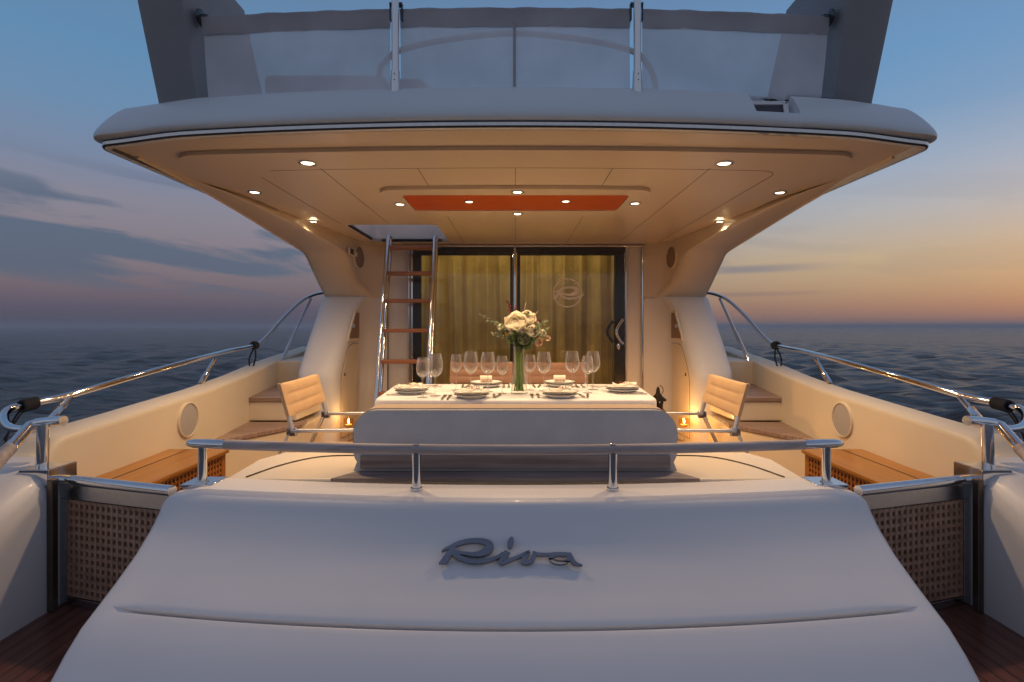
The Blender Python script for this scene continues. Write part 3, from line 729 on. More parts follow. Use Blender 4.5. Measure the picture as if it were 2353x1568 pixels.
# ------------------------------------------------------------------ ladder
def build_ladder():
    t = thing('boarding_ladder', 'steep steel ladder with teak treads rising to the roof hatch', 'ladder', (-1.15, 5.2, 0))
    def pt(x, z, d=0): return Vector((x, 5.19+.295*z+d, z))
    for x in (-1.40, -.885):
        b = MB(); sx_ = .015 if x < -1 else -.015
        P = [pt(x, .01), pt(x, 1.0), pt(x, 2.17)]+[pt(x, 2.17)+Vector((0, .07*(1-math.cos(a)), .055*math.sin(a))) for a in np.linspace(.3, math.pi, 8)]
        P += [pt(x, 1.9, .155), pt(x, 1.0, .155), pt(x, .01, .155)]
        b.tube(P, .021, 12); b.build('side_rail', M['chrome'], t)
    for py in (570, 629, 692, 760, 831, 905):
        # intersect the inclined plane of the ladder
        k = (CY-py)/F; y = (5.19+.295*CAMZ+.08)/(1-.295*k); z = CAMZ+k*y
        b = MB(); b.span((-1.385, y-.055, z-.02), (-.90, y+.06, z+.02)); b.build('tread', M['tread'], t, bevel=.008, seg=3)
    b = MB(); b.span((-1.385, 5.24, .18), (-.90, 5.36, .22)); b.build('tread', M['tread'], t, bevel=.008, seg=3)
build_ladder()

# ------------------------------------------------------------------ speakers, switch panel
def disc(c, axis, r, name, label, m, grp):
    axis = Vector(axis).normalized(); rot = Vector((0, 0, 1)).rotation_difference(axis).to_matrix()
    t = thing(name, label, 'speaker', c, grp)
    for nm, prof, mm in (('ring', [(r*.93, .0), (r*.95, .012), (r, .010), (r*1.02, -.02)], M['cream']), ('grille', [(.0001, .010), (r*.7, .009), (r*.945, .006)], m)):
        b = MB(); b.lathe(prof, (0, 0, 0), 40); b.v = [tuple(rot @ Vector(v)+Vector(c)) for v in b.v]; b.build(nm, mm, t)
for s in (-1, 1):
    y = 3.62; x = XW(y)
    disc((s*(x-.004), y, CAMZ-215*3.62/F), (-s, .05, 0), .118, 'speaker', f'round pale speaker grille in the {LR[s]} bulwark wall', M['grill'], 'speakers')
    disc((s*(XI(5.93)-.012), 5.93, 1.99), (-s, -.16, 0), .125, 'speaker', f'brown speaker grille high on the wall under the {LR[s]} roof bracket', M['grillb'], 'speakers')
t = thing('switch_panel', 'small black control panel on the wall left of the ladder', 'switch panel', (-1.80, 5.6, 1.99))
b = MB(); b.span((-1.777, 5.62, 1.98), (-1.752, 5.78, 2.06)); b.build('surround', M['cream'], t, bevel=.005)
b = MB(); b.span((-1.753, 5.64, 1.992), (-1.746, 5.745, 2.048)); b.build('display', M['black'], t)
b = MB(); b.span((-1.79, 5.80, 1.985), (-1.742, 5.86, 2.035)); b.build('switch', M['cream'], t, bevel=.004)

# ------------------------------------------------------------------ side rails
def rope_wrap(P, tang, r, label, tails, turns=4, size=.014):
    b = MB(); tang = Vector(tang).normalized(); u = tang.orthogonal().normalized(); w = tang.cross(u)
    path = [P+tang*(size*1.5*(a/(2*math.pi)-turns/2))+(u*math.cos(a)+w*math.sin(a))*(r+size*.8) for a in np.linspace(0, 2*math.pi*turns, turns*12)]
    b.tube(path, size, 8)
    for tl in tails: b.tube(catmull([P+Vector(q) for q in tl], 5), size*.62, 7)
    o = b.build('rope', M['rope']); tag(o, label, 'rope', 'black ropes lashed to the rails')
for s in (-1, 1):
    def mx(px): return CX+s*abs(px-CX)
    def A(px, py, y): v = at(px, py, y); return Vector((s*abs(v.x), v.y, v.z))
    t = thing('side_rail', f'long polished steel rail along the {LR[s]} bulwark', 'rail', (s*2.4, 3.5, .7))
    P = [A(150, 966, 2.46), A(75, 985, 2.44), A(25, 983, 2.47), A(9, 962, 2.55), A(22, 941, 2.63), A(75, 928, 2.72), A(165, 908, 2.90), A(300, 868, 3.3), A(440, 829, 3.95), A(520, 808, 4.6), A(585, 794, 5.35), A(612, 775, 5.6), A(650, 732, 5.9), A(690, 694, 6.2), A(715, 680, 6.45), A(745, 673, 6.8), A(800, 671, 7.6)]
    b = MB(); b.tube(catmull(P, 8), .019, 12); b.build('rail', M['chrome'], t)
    for (p1, q1) in (((163, 912, 2.90), (120, 962, 2.68)), ((494, 826, 4.38), (462, 880, 4.2)), ((714, 686, 6.42), (649, 826, 6.0))):
        a, c = A(*p1), A(*q1); c2 = a+(c-a)*1.04
        b = MB(); b.tube([a, c2], .0165, 10); b.tube([a+(c2-a)*.55, a+(c2-a)*.56, a+(c2-a)*1.0], [.019, .0205, .0205], 10); b.build('stanchion', M['chrome'], t)
    p = A(585, 794, 5.35); rope_wrap(p, (s*.05, 1, -.1), .02, f'black rope lashed round the {LR[s]} rail, forward end by the steps', [[(0, 0, 0), (-s*.02, -.02, -.12), (s*.01, -.03, -.24)], [(0, .02, 0), (s*.05, 0, -.12), (s*.04, -.02, -.23)]], 3, .013)
    p = A(66, 930, 2.70); rope_wrap(p, (-s*.02, 1, .09), .02, f'black rope lashed round the curved aft end of the {LR[s]} rail', [[(0, 0, 0), (-s*.0, -.06, -.06), (s*.03, -.10, -.16)], [(s*.02, 0, 0), (s*.035, -.05, -.08), (s*.02, -.12, -.22)]], 7, .0075)
    # aft handrail: chrome cap on a post, teak beyond
    t = thing('aft_handrail', f'teak handrail with chrome cap on the {LR[s]} quarter', 'handrail', (s*2.09, 2.35, .6))
    P = [A(146, 967, 2.40), A(118, 969, 2.41), A(85, 973, 2.42), A(70, 978, 2.41), A(40, 1012, 2.33), A(24, 1030, 2.28)]
    b = MB(); b.tube(P, .023, 12); b.build('end_cap', M['chrome'], t)
    P = [A(24, 1030, 2.28), A(0, 1055, 2.21), A(-60, 1125, 2.02), A(-140, 1215, 1.8), A(-330, 1420, 1.4)]
    b = MB(); b.tube(catmull(P, 4), .026, 12); b.build('bar', M['teakgrey'], t)
    top = A(100, 976, 2.37); bot = A(97, 1078, 2.36)
    b = MB(); b.tube([bot, bot+(top-bot)*.04, bot+(top-bot)*.05, top], [.032, .032, .023, .023], 14); b.build('post', M['chrome'], t)
    b = MB(); b.span((s*1.996, 2.268, .538), (s*2.125, 2.42, .606)); b.build('base_plate', M['chrome'], t, bevel=.004)

# ------------------------------------------------------------------ gates
def lattice(b, o, ux, uz, un, w, h, nx, nz, bar, th):
    o, ux, uz, un = Vector(o), Vector(ux), Vector(uz), Vector(un)
    px, pz = (w-bar)/nx, (h-bar)/nz; rot = Matrix((ux, un, uz)).transposed()
    for i in range(nx+1): b.box(o+ux*(bar/2+px*i)+uz*h/2, (bar, th, h), rot)
    for j in range(nz+1): b.box(o+ux*w/2+uz*(bar/2+pz*j), (w, th-.004, bar), rot)
for s in (-1, 1):
    a = Vector((s*2.005, 2.345, 0)); c = Vector((s*1.405, 2.175, 0)); ux = (c-a); Lg = ux.length; ux.normalize(); un = Vector((-ux.y, ux.x, 0)); un = un if un.y < 0 else -un
    t = thing('gate', f'chrome framed gate with brown wood lattice on the {LR[s]} of the transom', 'gate', a)
    uz = Vector((0, 0, 1)); z0, z1 = -.0, .545
    def q(u, z, d=0): return a+ux*u+uz*z+un*d
    b = MB(); b.tube([q(.0, z1), q(Lg, z1)], .022, 12); b.build('top_rail', M['chrome'], t)
    b = MB()
    b.bar(q(.0, z1-.045), q(Lg, z1-.045), .022, .07); b.bar(q(.022, .035), q(.022, z1-.081), .022, .044, up=ux); b.bar(q(.0, .018), q(Lg, .018), .022, .036)
    b.build('frame', M['steel'], t, bevel=.003)
    b = MB(); lattice(b, q(.046, .04, .000), ux, uz, un, Lg-.05, z1-.125, 18, 12, .0142, .014); b.build('lattice_panel', M['lattice'], t)
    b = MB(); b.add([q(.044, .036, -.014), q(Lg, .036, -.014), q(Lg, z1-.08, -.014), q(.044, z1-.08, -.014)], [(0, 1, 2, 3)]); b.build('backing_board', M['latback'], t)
    t2 = thing('gate_post', f'polished steel gate post on the end of the {LR[s]} bulwark', 'post', (s*2.0, 2.36, 0))
    b = MB(); b.span((s*1.972, 2.262, .0), (s*1.998, 2.292, .565)); b.build('post', M['darksteel'], t2, bevel=.004)
    b = MB(); b.lathe([(.0001, .556), (.016, .556), (.016, .54)], (s*1.955, 2.325, 0), 14); b.build('hinge_knob', M['chrome'], t2)

# ------------------------------------------------------------------ transom rail
t = thing('transom_rail', 'weathered teak rail on steel posts across the top of the transom', 'rail', (0, 2.1, .57))
def rail_pt(px): # the rail follows the curve of the transom in plan
    x = (px-CX)/F*2.18; y = 2.205-.115*(1-(x/1.3)**2); return Vector(((px-CX)/F*y, y, .733+.0*x))
pxs = np.linspace(518, 1847, 22); b = MB(); b.tube([rail_pt(p) for p in pxs], .0205, 14); b.build('bar', M['teakgrey'], t)
for p0, p1 in ((520, 428), (1845, 1938)):
    P = [rail_pt(p0+(p1-p0)*q_) for q_ in (0, .2, .5, .8, .93, 1.0)]
    b = MB(); b.tube(P, [.0225, .0235, .024, .022, .016, .004], 14); b.v = [(x, y, .733+(z-.733)*.8) for x, y, z in b.v]; b.build('end_cap', M['chrome'], t)
for px in (465, 957, 1408, 1899):
    p = rail_pt(px); zb = .568 if 700 < px < 1700 else .565
    b = MB(); b.tube([(p.x, p.y, zb), (p.x, p.y, zb+.014), (p.x, p.y, zb+.015), (p.x, p.y, .725)], [.024, .024, .0175, .0175], 14); b.build('post', M['chrome'], t)
    if 700 < px < 1700:
        b = MB(); b.blob((p.x, p.y, .753), (.013, .013, .006)); b.build('rivet', M['chrome'], t)
    else:
        b = MB(); b.span((p.x-.065, p.y-.045, .563), (p.x+.065, p.y+.075, .5755)); b.build('base_plate', M['chrome'], t, bevel=.002)

# ------------------------------------------------------------------ aft sofa
t = thing('aft_sofa', 'grey upholstered sofa with its back to the transom', 'sofa', (0, 2.5, .5))
SB = 2.43
prof = rrect(-.742, .556, .742, .832, .10, 8); prof = [(x, max(z, .556)) if z > .6 else ((.742 if x > 0 else -.742) if abs(x) > .65 else x, .556) for x, z in prof]
plate([prof], 0, .06, 'backrest', M['sofa'], t, xf=lambda v: Vector((v.x, SB+v.z+.02*(v.y-.55), v.y)), bevel=.010)
plate([[(x*1.006, .556+(z-.556)*1.02) for x, z in prof]], .045, .17, 'front_cushion', M['tanfab'], t, xf=lambda v: Vector((v.x, SB+v.z+.02*(v.y-.55), v.y)), bevel=.03)
b = MB(); edge = [p for p in prof if p[1] > .57]
edge = sorted(edge, key=lambda p: math.atan2(p[1]-.6, p[0]))
b.tube([(x*.998, SB+.004+.02*(z-.55), .6+(z-.6)*.993) for x, z in edge], .0035, 6); b.build('piping', M['pipe'], t)
b = MB(); b.span((-.705, SB-.022, .572), (.705, SB-.003, .632)); b.build('teak_board', M['board'], t, bevel=.004)
b = MB(); b.prism([(-.80, 2.30), (.80, 2.30), (.72, 2.42), (-.72, 2.42)], .5455, .560); b.build('plinth', M['board'], t)
b = MB(); b.span((-.72, 2.575, .547), (.72, 2.97, .60)); b.build('seat_cushion', M['sofa'], t, bevel=.02, seg=3)

# ------------------------------------------------------------------ lattice benches
for s in (-1, 1):
    t = thing('storage_bench', f'honey wood bench with lattice front along the {LR[s]} bulwark', 'bench', (s*2.03, 3.05, 0))
    b = MB(); b.prism([(s*1.84, 2.6), (s*2.205, 2.6), (s*2.235, 3.42), (s*1.84, 3.42)], .405, .43); b.build('top', M['honey'], t, bevel=.006)
    b = MB(); b.prism([(s*2.08, 2.62), (s*2.088, 2.62), (s*2.10, 3.40), (s*2.092, 3.40)], .4302, .4312); b.build('seam', M['seam'], t)
    b = MB(); lattice(b, (s*1.87, 2.64, .045), (0, 1, 0), (0, 0, 1), (s, 0, 0), .74, .355, 22, 10, .014, .016); b.build('front_lattice', M['honeylat'], t)
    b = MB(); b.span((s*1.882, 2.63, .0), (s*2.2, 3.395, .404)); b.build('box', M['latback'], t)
    b = MB(); b.span((s*1.862, 3.38, 0), (s*2.21, 3.40+.015, .404)); b.span((s*1.860, 2.62, 0), (s*1.88, 3.38, .044)); b.build('frame', M['honeylat'], t, bevel=.003)

# ------------------------------------------------------------------ table and cloth
TZ = .75
def tcorner(u, r=.13):
    pass
def table_outline(grow=0):
    base = [(-.905, 3.39), (.915, 3.39), (.985, 4.32), (-.97, 4.32)]; out = []; r = .10; k = 10
    m = len(base)
    for i in range(m):
        p = Vector(base[i]); a = (Vector(base[i-1])-p).normalized(); c = (Vector(base[(i+1) % m])-p).normalized()
        for j in range(k+1):
            tt = j/k; q0, q1 = p+a*r, p+c*r
            out.append(q0*(1-tt)**2+p*2*tt*(1-tt)+q1*tt*tt)
        p2 = Vector(base[(i+1) % m]); q1 = p+c*r; q2 = p2-c*r
        for j in range(1, 24): out.append(q1+(q2-q1)*(j/24))
    return out
tb = thing('dining_table', 'dining table hidden under the white cloth', 'table', (0, 3.85, 0))
b = MB(); b.prism([(-.86, 3.44), (.87, 3.44), (.93, 4.27), (-.92, 4.27)], .715, .742); b.build('tabletop', M['honey'], tb)
for x in (-.5, .5):
    b = MB(); b.lathe([(.17, 0), (.17, .02), (.05, .04), (.045, .6), (.12, .714)], (x, 3.85, 0), 20, cap=True); b.build('pedestal', M['chrome'], tb)
OL = table_outline(); ctr = Vector((0, 3.85)); rows = []
rr = np.random.RandomState(2); fold = [math.sin(i*.55+.7)+.6*math.sin(i*.23+2) for i in range(len(OL))]
for grow, z in ((-.5, TZ), (-.06, TZ), (-.012, TZ-.001), (-.003, TZ-.005), (.002, TZ-.013), (.005, TZ-.03), (.010, TZ-.10), (.016, TZ-.2), (.024, TZ-.34)):
    r = []
    for i, p in enumerate(OL):
        dv = (p-ctr); nd = dv.normalized()
        g = grow if grow > -.4 else -dv.length*.6
        w = max(0, TZ-z)*.055*fold[i]
        r.append((p.x+nd.x*(g+w), p.y+nd.y*(g+w), z))
    rows.append(r)
b = MB(); b.grid(rows, cu=True); b.f.append([i for i in range(len(OL))]); b.m.append(0)
o = b.build('tablecloth', M['cloth'], smooth=60); tag(o, 'white cloth draped over the dining table', 'tablecloth')

# place settings: (plate px, py, half-turn)
def plate_pos(px, py): return at_z(px, py, .782)
PLATES = [('left end of the table', 946, 894, .126, 'L'), ('front left of the table', 1084, 903, .122, 'F'), ('front right of the table', 1287, 902, .122, 'F'),
          ('back left of the table', 1117, 880, .12, 'B'), ('back right of the table', 1285.6, 879, .12, 'B'), ('right end of the table', 1430, 891, .126, 'Rr')]
proto = None
for place, px, py, r, k in PLATES:
    p = plate_pos(px, py)
    if proto is None:
        b = MB(); b.lathe([(.0001, .004), (.07, .003), (.075, .0), (.085, .004), (.105, .016), (.118, .021), (.1185, .0235), (.104, .0185), (.085, .009), (.07, .0075), (.0001, .0075)], (0, 0, 0), 40); under = b.build('under_plate', M['china'], org=(0, 0, 0))
        proto = thing('dinner_plate', '', 'plate'); 
        b = MB(); b.lathe([(.0001, .004), (.07, .003), (.075, .0), (.09, .003), (.112, .012), (.1215, .0165), (.122, .0185), (.112, .0145), (.088, .0085), (.08, .006), (.0001, .006)], (0, 0, 0), 48); b.build('dish', M['china'], proto)
        b = MB(); b.lathe([(.1216, .0160), (.1226, .0166), (.1225, .0188), (.1205, .0187)], (0, 0, 0), 48); b.build('rim_band', M['rim'], proto)
        d, u = proto, under
    else: d, u = copy_tree(proto), copy_tree(under)
    u.location = (p.x, p.y, TZ+.0015); tag(u, f'white under plate, lower of the two plates at the {place}', 'plate', 'white under plates')
    d.location = (p.x, p.y, TZ+.0235); tag(d, f'white plate with dark rim, upper plate at the {place}', 'plate', 'dark rimmed plates')
    # napkin
    b = MB(); rn = random.Random(int(px)); n_ = 9; rows = []
    L_, Wd = (.15, .085) if k in 'FB' else (.17, .10)
    if k == 'B':      # rolled napkin standing up a little
        for i in range(n_):
            x = -.045+.09*i/(n_-1); rows.append([(x, .02*math.cos(a)*(1+.1*rn.random()), .028+.026*math.sin(a)*(1+.08*rn.random())) for a in np.linspace(0, 2*math.pi, 15)[:-1]])
        b.grid(rows, cu=True, cap=True)
    else:
        for i in range(n_):
            x = -L_/2+L_*i/(n_-1)
            rows.append([(x*(1-.12*abs(j-4)/4), -Wd/2+Wd*j/8, .010+.010*math.exp(-((j-4)/2.4)**2)+.006*math.sin(i*1.3+j*.5)+.008*(i/(n_-1))) for j in range(9)])
        rows2 = [[(x, y, z+.010+.006*math.sin(x*40)) for x, y, z in r] for r in rows]
        b.grid(rows); b.grid(rows2)
        per = [rows[0][j] for j in range(9)]+[rows[i][8] for i in range(1, n_)]+[rows[-1][j] for j in range(7, -1, -1)]+[rows[i][0] for i in range(n_-2, 0, -1)]
        per2 = [rows2[0][j] for j in range(9)]+[rows2[i][8] for i in range(1, n_)]+[rows2[-1][j] for j in range(7, -1, -1)]+[rows2[i][0] for i in range(n_-2, 0, -1)]
        b.grid([per, per2], cu=True)
    ang = {'L': .1, 'F': .05, 'B': 0, 'Rr': -.2}[k]; cz = Matrix.Rotation(ang, 3, 'Z')
    zoff = TZ+.0335
    b.v = [tuple(cz @ Vector(v)+Vector((p.x+(.015 if k == 'Rr' else -.01 if k == 'L' else 0), p.y, zoff))) for v in b.v]
    o = b.build('napkin', M['napkin'], smooth=60); tag(o, f'cream folded napkin on the plate at the {place}', 'napkin', 'napkins on the plates')
    # dried sprig lying by the napkin
    b = MB(); c0 = Vector((p.x+.01, p.y-.03, zoff+(.032 if k != 'B' else .012)))
    for i in range(9):
        dx = -.04+.01*i; tip = c0+Vector((dx+rn.uniform(-.008, .008), rn.uniform(-.012, .004), rn.uniform(.004, .016)))
        b.tube([c0+Vector((dx*.9, 0, 0)), tip], .0013, 5); b.blob(tip, (.003, .003, .003), 6, 4)
    b.tube([c0+Vector((-.045, 0, 0)), c0+Vector((.045, .0, .002))], .0014, 5)
    o = b.build('dried_sprig', M['redsp'], smooth=60); tag(o, f'dried reddish sprig on the napkin at the {place}', 'sprig', 'sprigs on the napkins')

# wine glasses
def glass_proto(name, h, rb, zb, rf):
    # h height, rb greatest bowl radius, zb start of bowl
    o_ = [(.0001, .0), (rf, 0), (rf, .002), (rf*.5, .0045), (.008, .010), (.0052, .02), (.0048, zb-.012), (.007, zb-.003), (rb*.45, zb+.010)]
    hb = h-zb
    bowl = [(rb*.75, zb+hb*.16), (rb*.94, zb+hb*.28), (rb, zb+hb*.42), (rb*.985, zb+hb*.58), (rb*.90, zb+hb*.78), (rb*.76, h)]
    inn = [(r-.0014, z) for r, z in bowl[::-1]]+[(rb*.42, zb+.0125), (.0001, zb+.004)]
    b = MB(); b.lathe(o_+bowl+inn, (0, 0, 0), 32); o = b.build(name, M['wine'], smooth=60, org=(0, 0, 0)); return o
big = glass_proto('wine_glass', .284, .0525, .125, .038); small = glass_proto('wine_glass', .262, .041, .128, .034)
for kind, px, py, lab in [(1, 971, 914, 'small wine glass beside the left end plate, nearer the stern'), (0, 1000, 910, 'large wine glass behind the small one at the left end'),
    (1, 1048, 897, 'small wine glass at the back left plate, to its left'), (0, 1082, 899, 'large wine glass standing behind the front left plate'), (0, 1121, 901, 'large wine glass in front of the back left plate'),
    (1, 1154, 905, 'small wine glass just left of the flower vase'), (1, 1218.6, 897, 'small wine glass just right of the flower vase'), (0, 1250, 899, 'large wine glass second to the right of the vase'),
    (0, 1315, 897, 'large wine glass behind the front right plate'), (1, 1350, 903.6, 'small wine glass by the right end plate, overlapping a large one'), (0, 1362.5, 896, 'large wine glass rearmost beside the right end plate')]:
    src = small if kind else big
    o = src if 'label' not in src.keys() else copy_tree(src)
    p = at_z(px, py, TZ); o.location = (p.x, p.y, TZ+.001); tag(o, lab, 'wine glass', 'wine glasses on the table')

# cutlery
b = MB(); pf = [(0, -.10), (0, .02), (0, .055)]
b.bar((0, -.10, .003), (0, .03, .004), .009, .0028); b.bar((0, -.10, .003), (0, -.04, .003), .013, .003); b.bar((0, .03, .004), (0, .055, .006), .024, .0025)
for x in (-.0095, -.0032, .0032, .0095): b.bar((x, .052, .006), (x*1.05, .10, .0045), .0036, .0022)
fork = b.build('fork', M['silver'], org=(0, 0, 0))
b = MB(); b.prism([(-.006, -.11), (.006, -.11), (.007, -.02), (-.0065, -.02)], .001, .007); b.prism([(-.006, -.02), (.008, -.02), (.010, .06), (.004, .105), (-.006, .11)], .002, .004)
knife = b.build('knife', M['silver'], org=(0, 0, 0))
used = set()
def cut(src, px, py, ang, lab, cat):
    o = src if src.name not in used else copy_tree(src); used.add(src.name)
    p = at_z(px, py, TZ); o.location = (p.x, p.y, TZ+.0025); o.rotation_euler = (0, 0, R(ang)); tag(o, lab, cat, 'cutlery on the table')
for pl, fx, kx, y, a, away in [('front left plate', (1020, 1032.5), (1135, 1144.5), (914, 911), 0, 'vase'), ('front right plate', (1222.6, 1236.5), (1335.6, 1350), (911, 911), 0, 'right end'),
                         ('back left plate', (1158, 1169), (1063.5, 1074), (889, 889), 180, 'vase'), ('back right plate', (1326, 1339), (1227, 1239.5), (889, 888.5), 180, 'vase')]:
    cut(fork, fx[0], y[0], a, f'left of the two forks beside the {pl}', 'fork'); cut(fork, fx[1], y[0], a, f'right of the two forks beside the {pl}', 'fork')
    cut(knife, kx[0], y[1], a+4, f'left of the two knives beside the {pl}', 'knife'); cut(knife, kx[1], y[1], a-8, f'right of the two knives beside the {pl}', 'knife')
for pl, x0, x1, ang, yn, yf in (('left end plate', 925, 985, -90, 909.5, 885.6), ('right end plate', 1450, 1385, 90, 907.5, 886)):
    cut(knife, x0, yn, ang, f'nearer knife beside the {pl}', 'knife'); cut(knife, x0+(38 if ang < 0 else -8), yn-2.5, ang, f'second knife beside the {pl}, further from the stern', 'knife')
    cut(fork, x1, yf+5, ang+12, f'nearer fork beside the {pl}', 'fork'); cut(fork, x1-8, yf+3, ang+4, f'further fork beside the {pl}', 'fork')

# ------------------------------------------------------------------ flowers
VP = at_z(1193, 905, TZ); VP.z = TZ+.001
vt = thing('flower_vase', 'clear glass vase of flowers in the middle of the table', 'vase', VP)
b = MB(); b.lathe([(.0001, 0), (.056, 0), (.059, .004), (.058, .02), (.050, .09), (.041, .18), (.036, .25), (.037, .30), (.042, .325), (.0405, .325), (.0345, .30), (.0335, .25), (.038, .18), (.047, .09), (.054, .022), (.0001, .014)], VP, 36); b.build('glass', M['vase'], vt, smooth=70)
mouth = VP+Vector((0, 0, .315))
def stem_path(base_xy, head):
    b0 = VP+Vector((base_xy[0], base_xy[1], .02)); m0 = mouth+Vector((-base_xy[0]*.35, -base_xy[1]*.35, 0))
    return catmull([b0, (b0+m0)/2, m0, (m0+Vector(head))/2+Vector((0, 0, .01)), Vector(head)], 5)
def petal(b, c, fwd, up, w, h, cup, k=8):
    fwd = Vector(fwd).normalized(); up = (Vector(up)-fwd*Vector(up).dot(fwd)).normalized(); sd = fwd.cross(up); rows = []
    for i in range(k+1):
        v = i/k; wd = w*math.sin(math.pi*(.18+.70*v))**.7 if v < 1 else w*.35
        rows.append([Vector(c)+fwd*(cup*math.sin(v*math.pi*.55)+.18*h*v*v*v)+up*(h*v)+sd*(wd*(j/k-.5))-fwd*(abs(j/k-.5)**2*cup*2.0) for j in range(k+1)])
    b.grid(rows)
PX = 3.69/F
def fpos(px, py, dy=0): return Vector(((px-CX)*PX, VP.y+dy, CAMZ+(CY-py)*PX))
FLOW = []
def rose(px, py, dy, r, m, label, face=(0, -.75, .65), layers=5, base=(0, 0)):
    c = fpos(px, py, dy); t = thing('rose', label, 'flower', c, 'roses in the vase'); b = MB(); face = Vector(face).normalized(); rn = random.Random(px)
    u = face.orthogonal().normalized(); w = face.cross(u)
    for L in range(layers):                       # overlapping petals wrapped round a bud, the outer ones opening out
        q = L/(layers-1); rk = r*(.20+.72*q); n_ = 3+min(2, L//2); th0 = R(22+30*q); th1 = R(120)
        for i in range(n_):
            a0 = 2*math.pi*i/n_+L*1.1+rn.uniform(-.2, .2); hw_ = math.pi/n_*rn.uniform(1.15, 1.4); rows = []; ro_ = rn.uniform(.94, 1.06)
            for e in range(9):
                v = e/8; th = th1+(th0-th1)*v; row = []
                for g in range(9):
                    h_ = g/4-1; thh = th+(1-v)*0+(h_*h_)*R(16)*v; fl = 1+.30*q*v*v*v-.05*h_*h_+.03*math.sin(5*h_+i)*v
                    a = a0+hw_*h_*(1-.25*v*v); rr_ = rk*ro_*fl
                    row.append(c+(u*math.cos(a)+w*math.sin(a))*rr_*math.sin(thh)+face*(rr_*math.cos(thh)*.92-r*.22*q))
                rows.append(row)
            b.grid(rows)
    b.blob(c+face*r*.02, (r*.17, r*.17, r*.17), 10, 6)
    b.build('petals', m, t, smooth=70, recalc=False)
    b = MB(); b.tube(stem_path(base, c-face*r*.6), .0035, 7); b.build('stem', M['stem'], t)
rose(1186, 741, -.04, .078, M['rose'], 'largest open cream rose, top centre of the bouquet', (-.1, -.72, .68), 8, (.01, -.01))
rose(1213, 731, .01, .056, M['rose'], 'cream rose behind and right of the largest rose', (.2, -.7, .65), 9, (-.02, .01))
rose(1222, 761, -.06, .042, M['rose'], 'small cream rose on the right, under the largest', (.5, -.8, .2), 4, (-.015, -.02))
rose(1203, 779, -.09, .042, M['rosegreen'], 'pale green rose low in the bouquet', (.1, -.95, .1), 5, (.015, -.02))
rose(1237, 786, -.03, .031, M['blush'], 'blush carnation at lower right', (.5, -.8, .1), 5, (-.03, 0))
rose(1160, 765, -.03, .028, M['yellow'], 'small yellow bloom at lower left', (-.5, -.8, .2), 4, (.03, 0))
rose(1172, 760, -.05, .034, M['rose'], 'small cream rose under the left edge of the largest rose', (-.4, -.8, .3), 4, (.02, -.02))
rose(1230, 748, .0, .034, M['rose'], 'small cream rosebud at right, level with the largest rose', (.5, -.7, .4), 4, (-.02, .0))
rose(1203, 762, -.07, .030, M['rose'], 'small cream rosebud above the pale green rose', (.1, -.9, .3), 4, (.0, -.02))
rose(1150, 752, -.02, .022, M['rose'], 'tiny white bloom on the left among the eucalyptus', (-.5, -.7, .3), 3, (.02, .01))
rose(1246, 766, -.01, .026, M['rose'], 'small white bloom on the right among the leaves', (.5, -.8, .2), 3, (-.03, .01))
rose(1259, 778, 0, .019, M['blush'], 'single pale petal flower far right, apart from the bunch', (.2, -.9, -.3), 3, (-.035, .01))
def branch(px0, py0, px1, py1, dy, nl, ls, m, label, name, cat, base, thick=.0028, stemm=None, seed=1, up=0.0):
    rn = random.Random(seed); a = fpos(px0, py0, dy*.3); e = fpos(px1, py1, dy); t = thing(name, label, cat, e, 'greenery in the vase')
    path = stem_path(base, a)[:-1]+catmull([a, (a+e)/2+Vector((0, 0, .012+up)), e], 6); b = MB(); b.tube(path, [thick*(1-.6*i/len(path)) for i in range(len(path))], 6); b.build('stem', stemm or M['stem'], t)
    b = MB(); seg = catmull([a, (a+e)/2+Vector((0, 0, .012+up)), e], nl)
    for i, p in enumerate(seg):
        for q_ in range(2):
            d = Vector((rn.uniform(-1, 1), rn.uniform(-1, .6), rn.uniform(-.5, 1))).normalized()
            l = ls*rn.uniform(.6, 1.15)*(1-.45*i/len(seg)); sd = d.cross(Vector((rn.uniform(-1, 1), rn.uniform(-1, 1), rn.uniform(-1, 1)))).normalized(); nn = d.cross(sd)
            w = l*.32; c = p
            b.grid([[c, c+nn*.0004, c], [c+d*l*.3-sd*w*.8+nn*l*.06, c+d*l*.3, c+d*l*.3+sd*w*.8+nn*l*.06], [c+d*l*.65-sd*w+nn*l*.08, c+d*l*.66-nn*l*.02, c+d*l*.65+sd*w+nn*l*.08], [c+d*l*.99, c+d*l, c+d*l*.99]])
    b.build('leaves', m, t, smooth=80, recalc=False)
branch(1178, 775, 1104, 724, -.02, 9, .034, M['euc'], 'long eucalyptus branch reaching out to the left', 'eucalyptus_branch', 'foliage', (.03, .01), .0035, M['euc'], 2)
branch(1180, 785, 1130, 768, -.05, 6, .045, M['euc'], 'short pale leafy branch at lower left of the bouquet', 'leafy_branch', 'foliage', (.025, -.02), seed=4)
branch(1205, 785, 1258, 738, 0, 7, .042, M['euc'], 'leafy branch reaching out to the upper right', 'leafy_branch', 'foliage', (-.03, .02), seed=5)
branch(1205, 790, 1252, 768, -.04, 6, .040, M['euc'], 'leafy branch pointing right at mid height', 'leafy_branch', 'foliage', (-.03, -.01), seed=6)
branch(1196, 795, 1178, 762, -.09, 7, .060, M['leafg'], 'dark green leaves under the largest rose', 'leafy_branch', 'foliage', (.01, -.03), seed=7)
branch(1200, 795, 1225, 783, -.07, 7, .058, M['leafg'], 'dark green leaves at lower right of the bouquet', 'leafy_branch', 'foliage', (-.01, -.03), seed=8)
branch(1198, 798, 1196, 768, .02, 8, .066, M['leafg'], 'dense green leaves in the heart of the bouquet', 'leafy_branch', 'foliage', (.0, .02), seed=9)
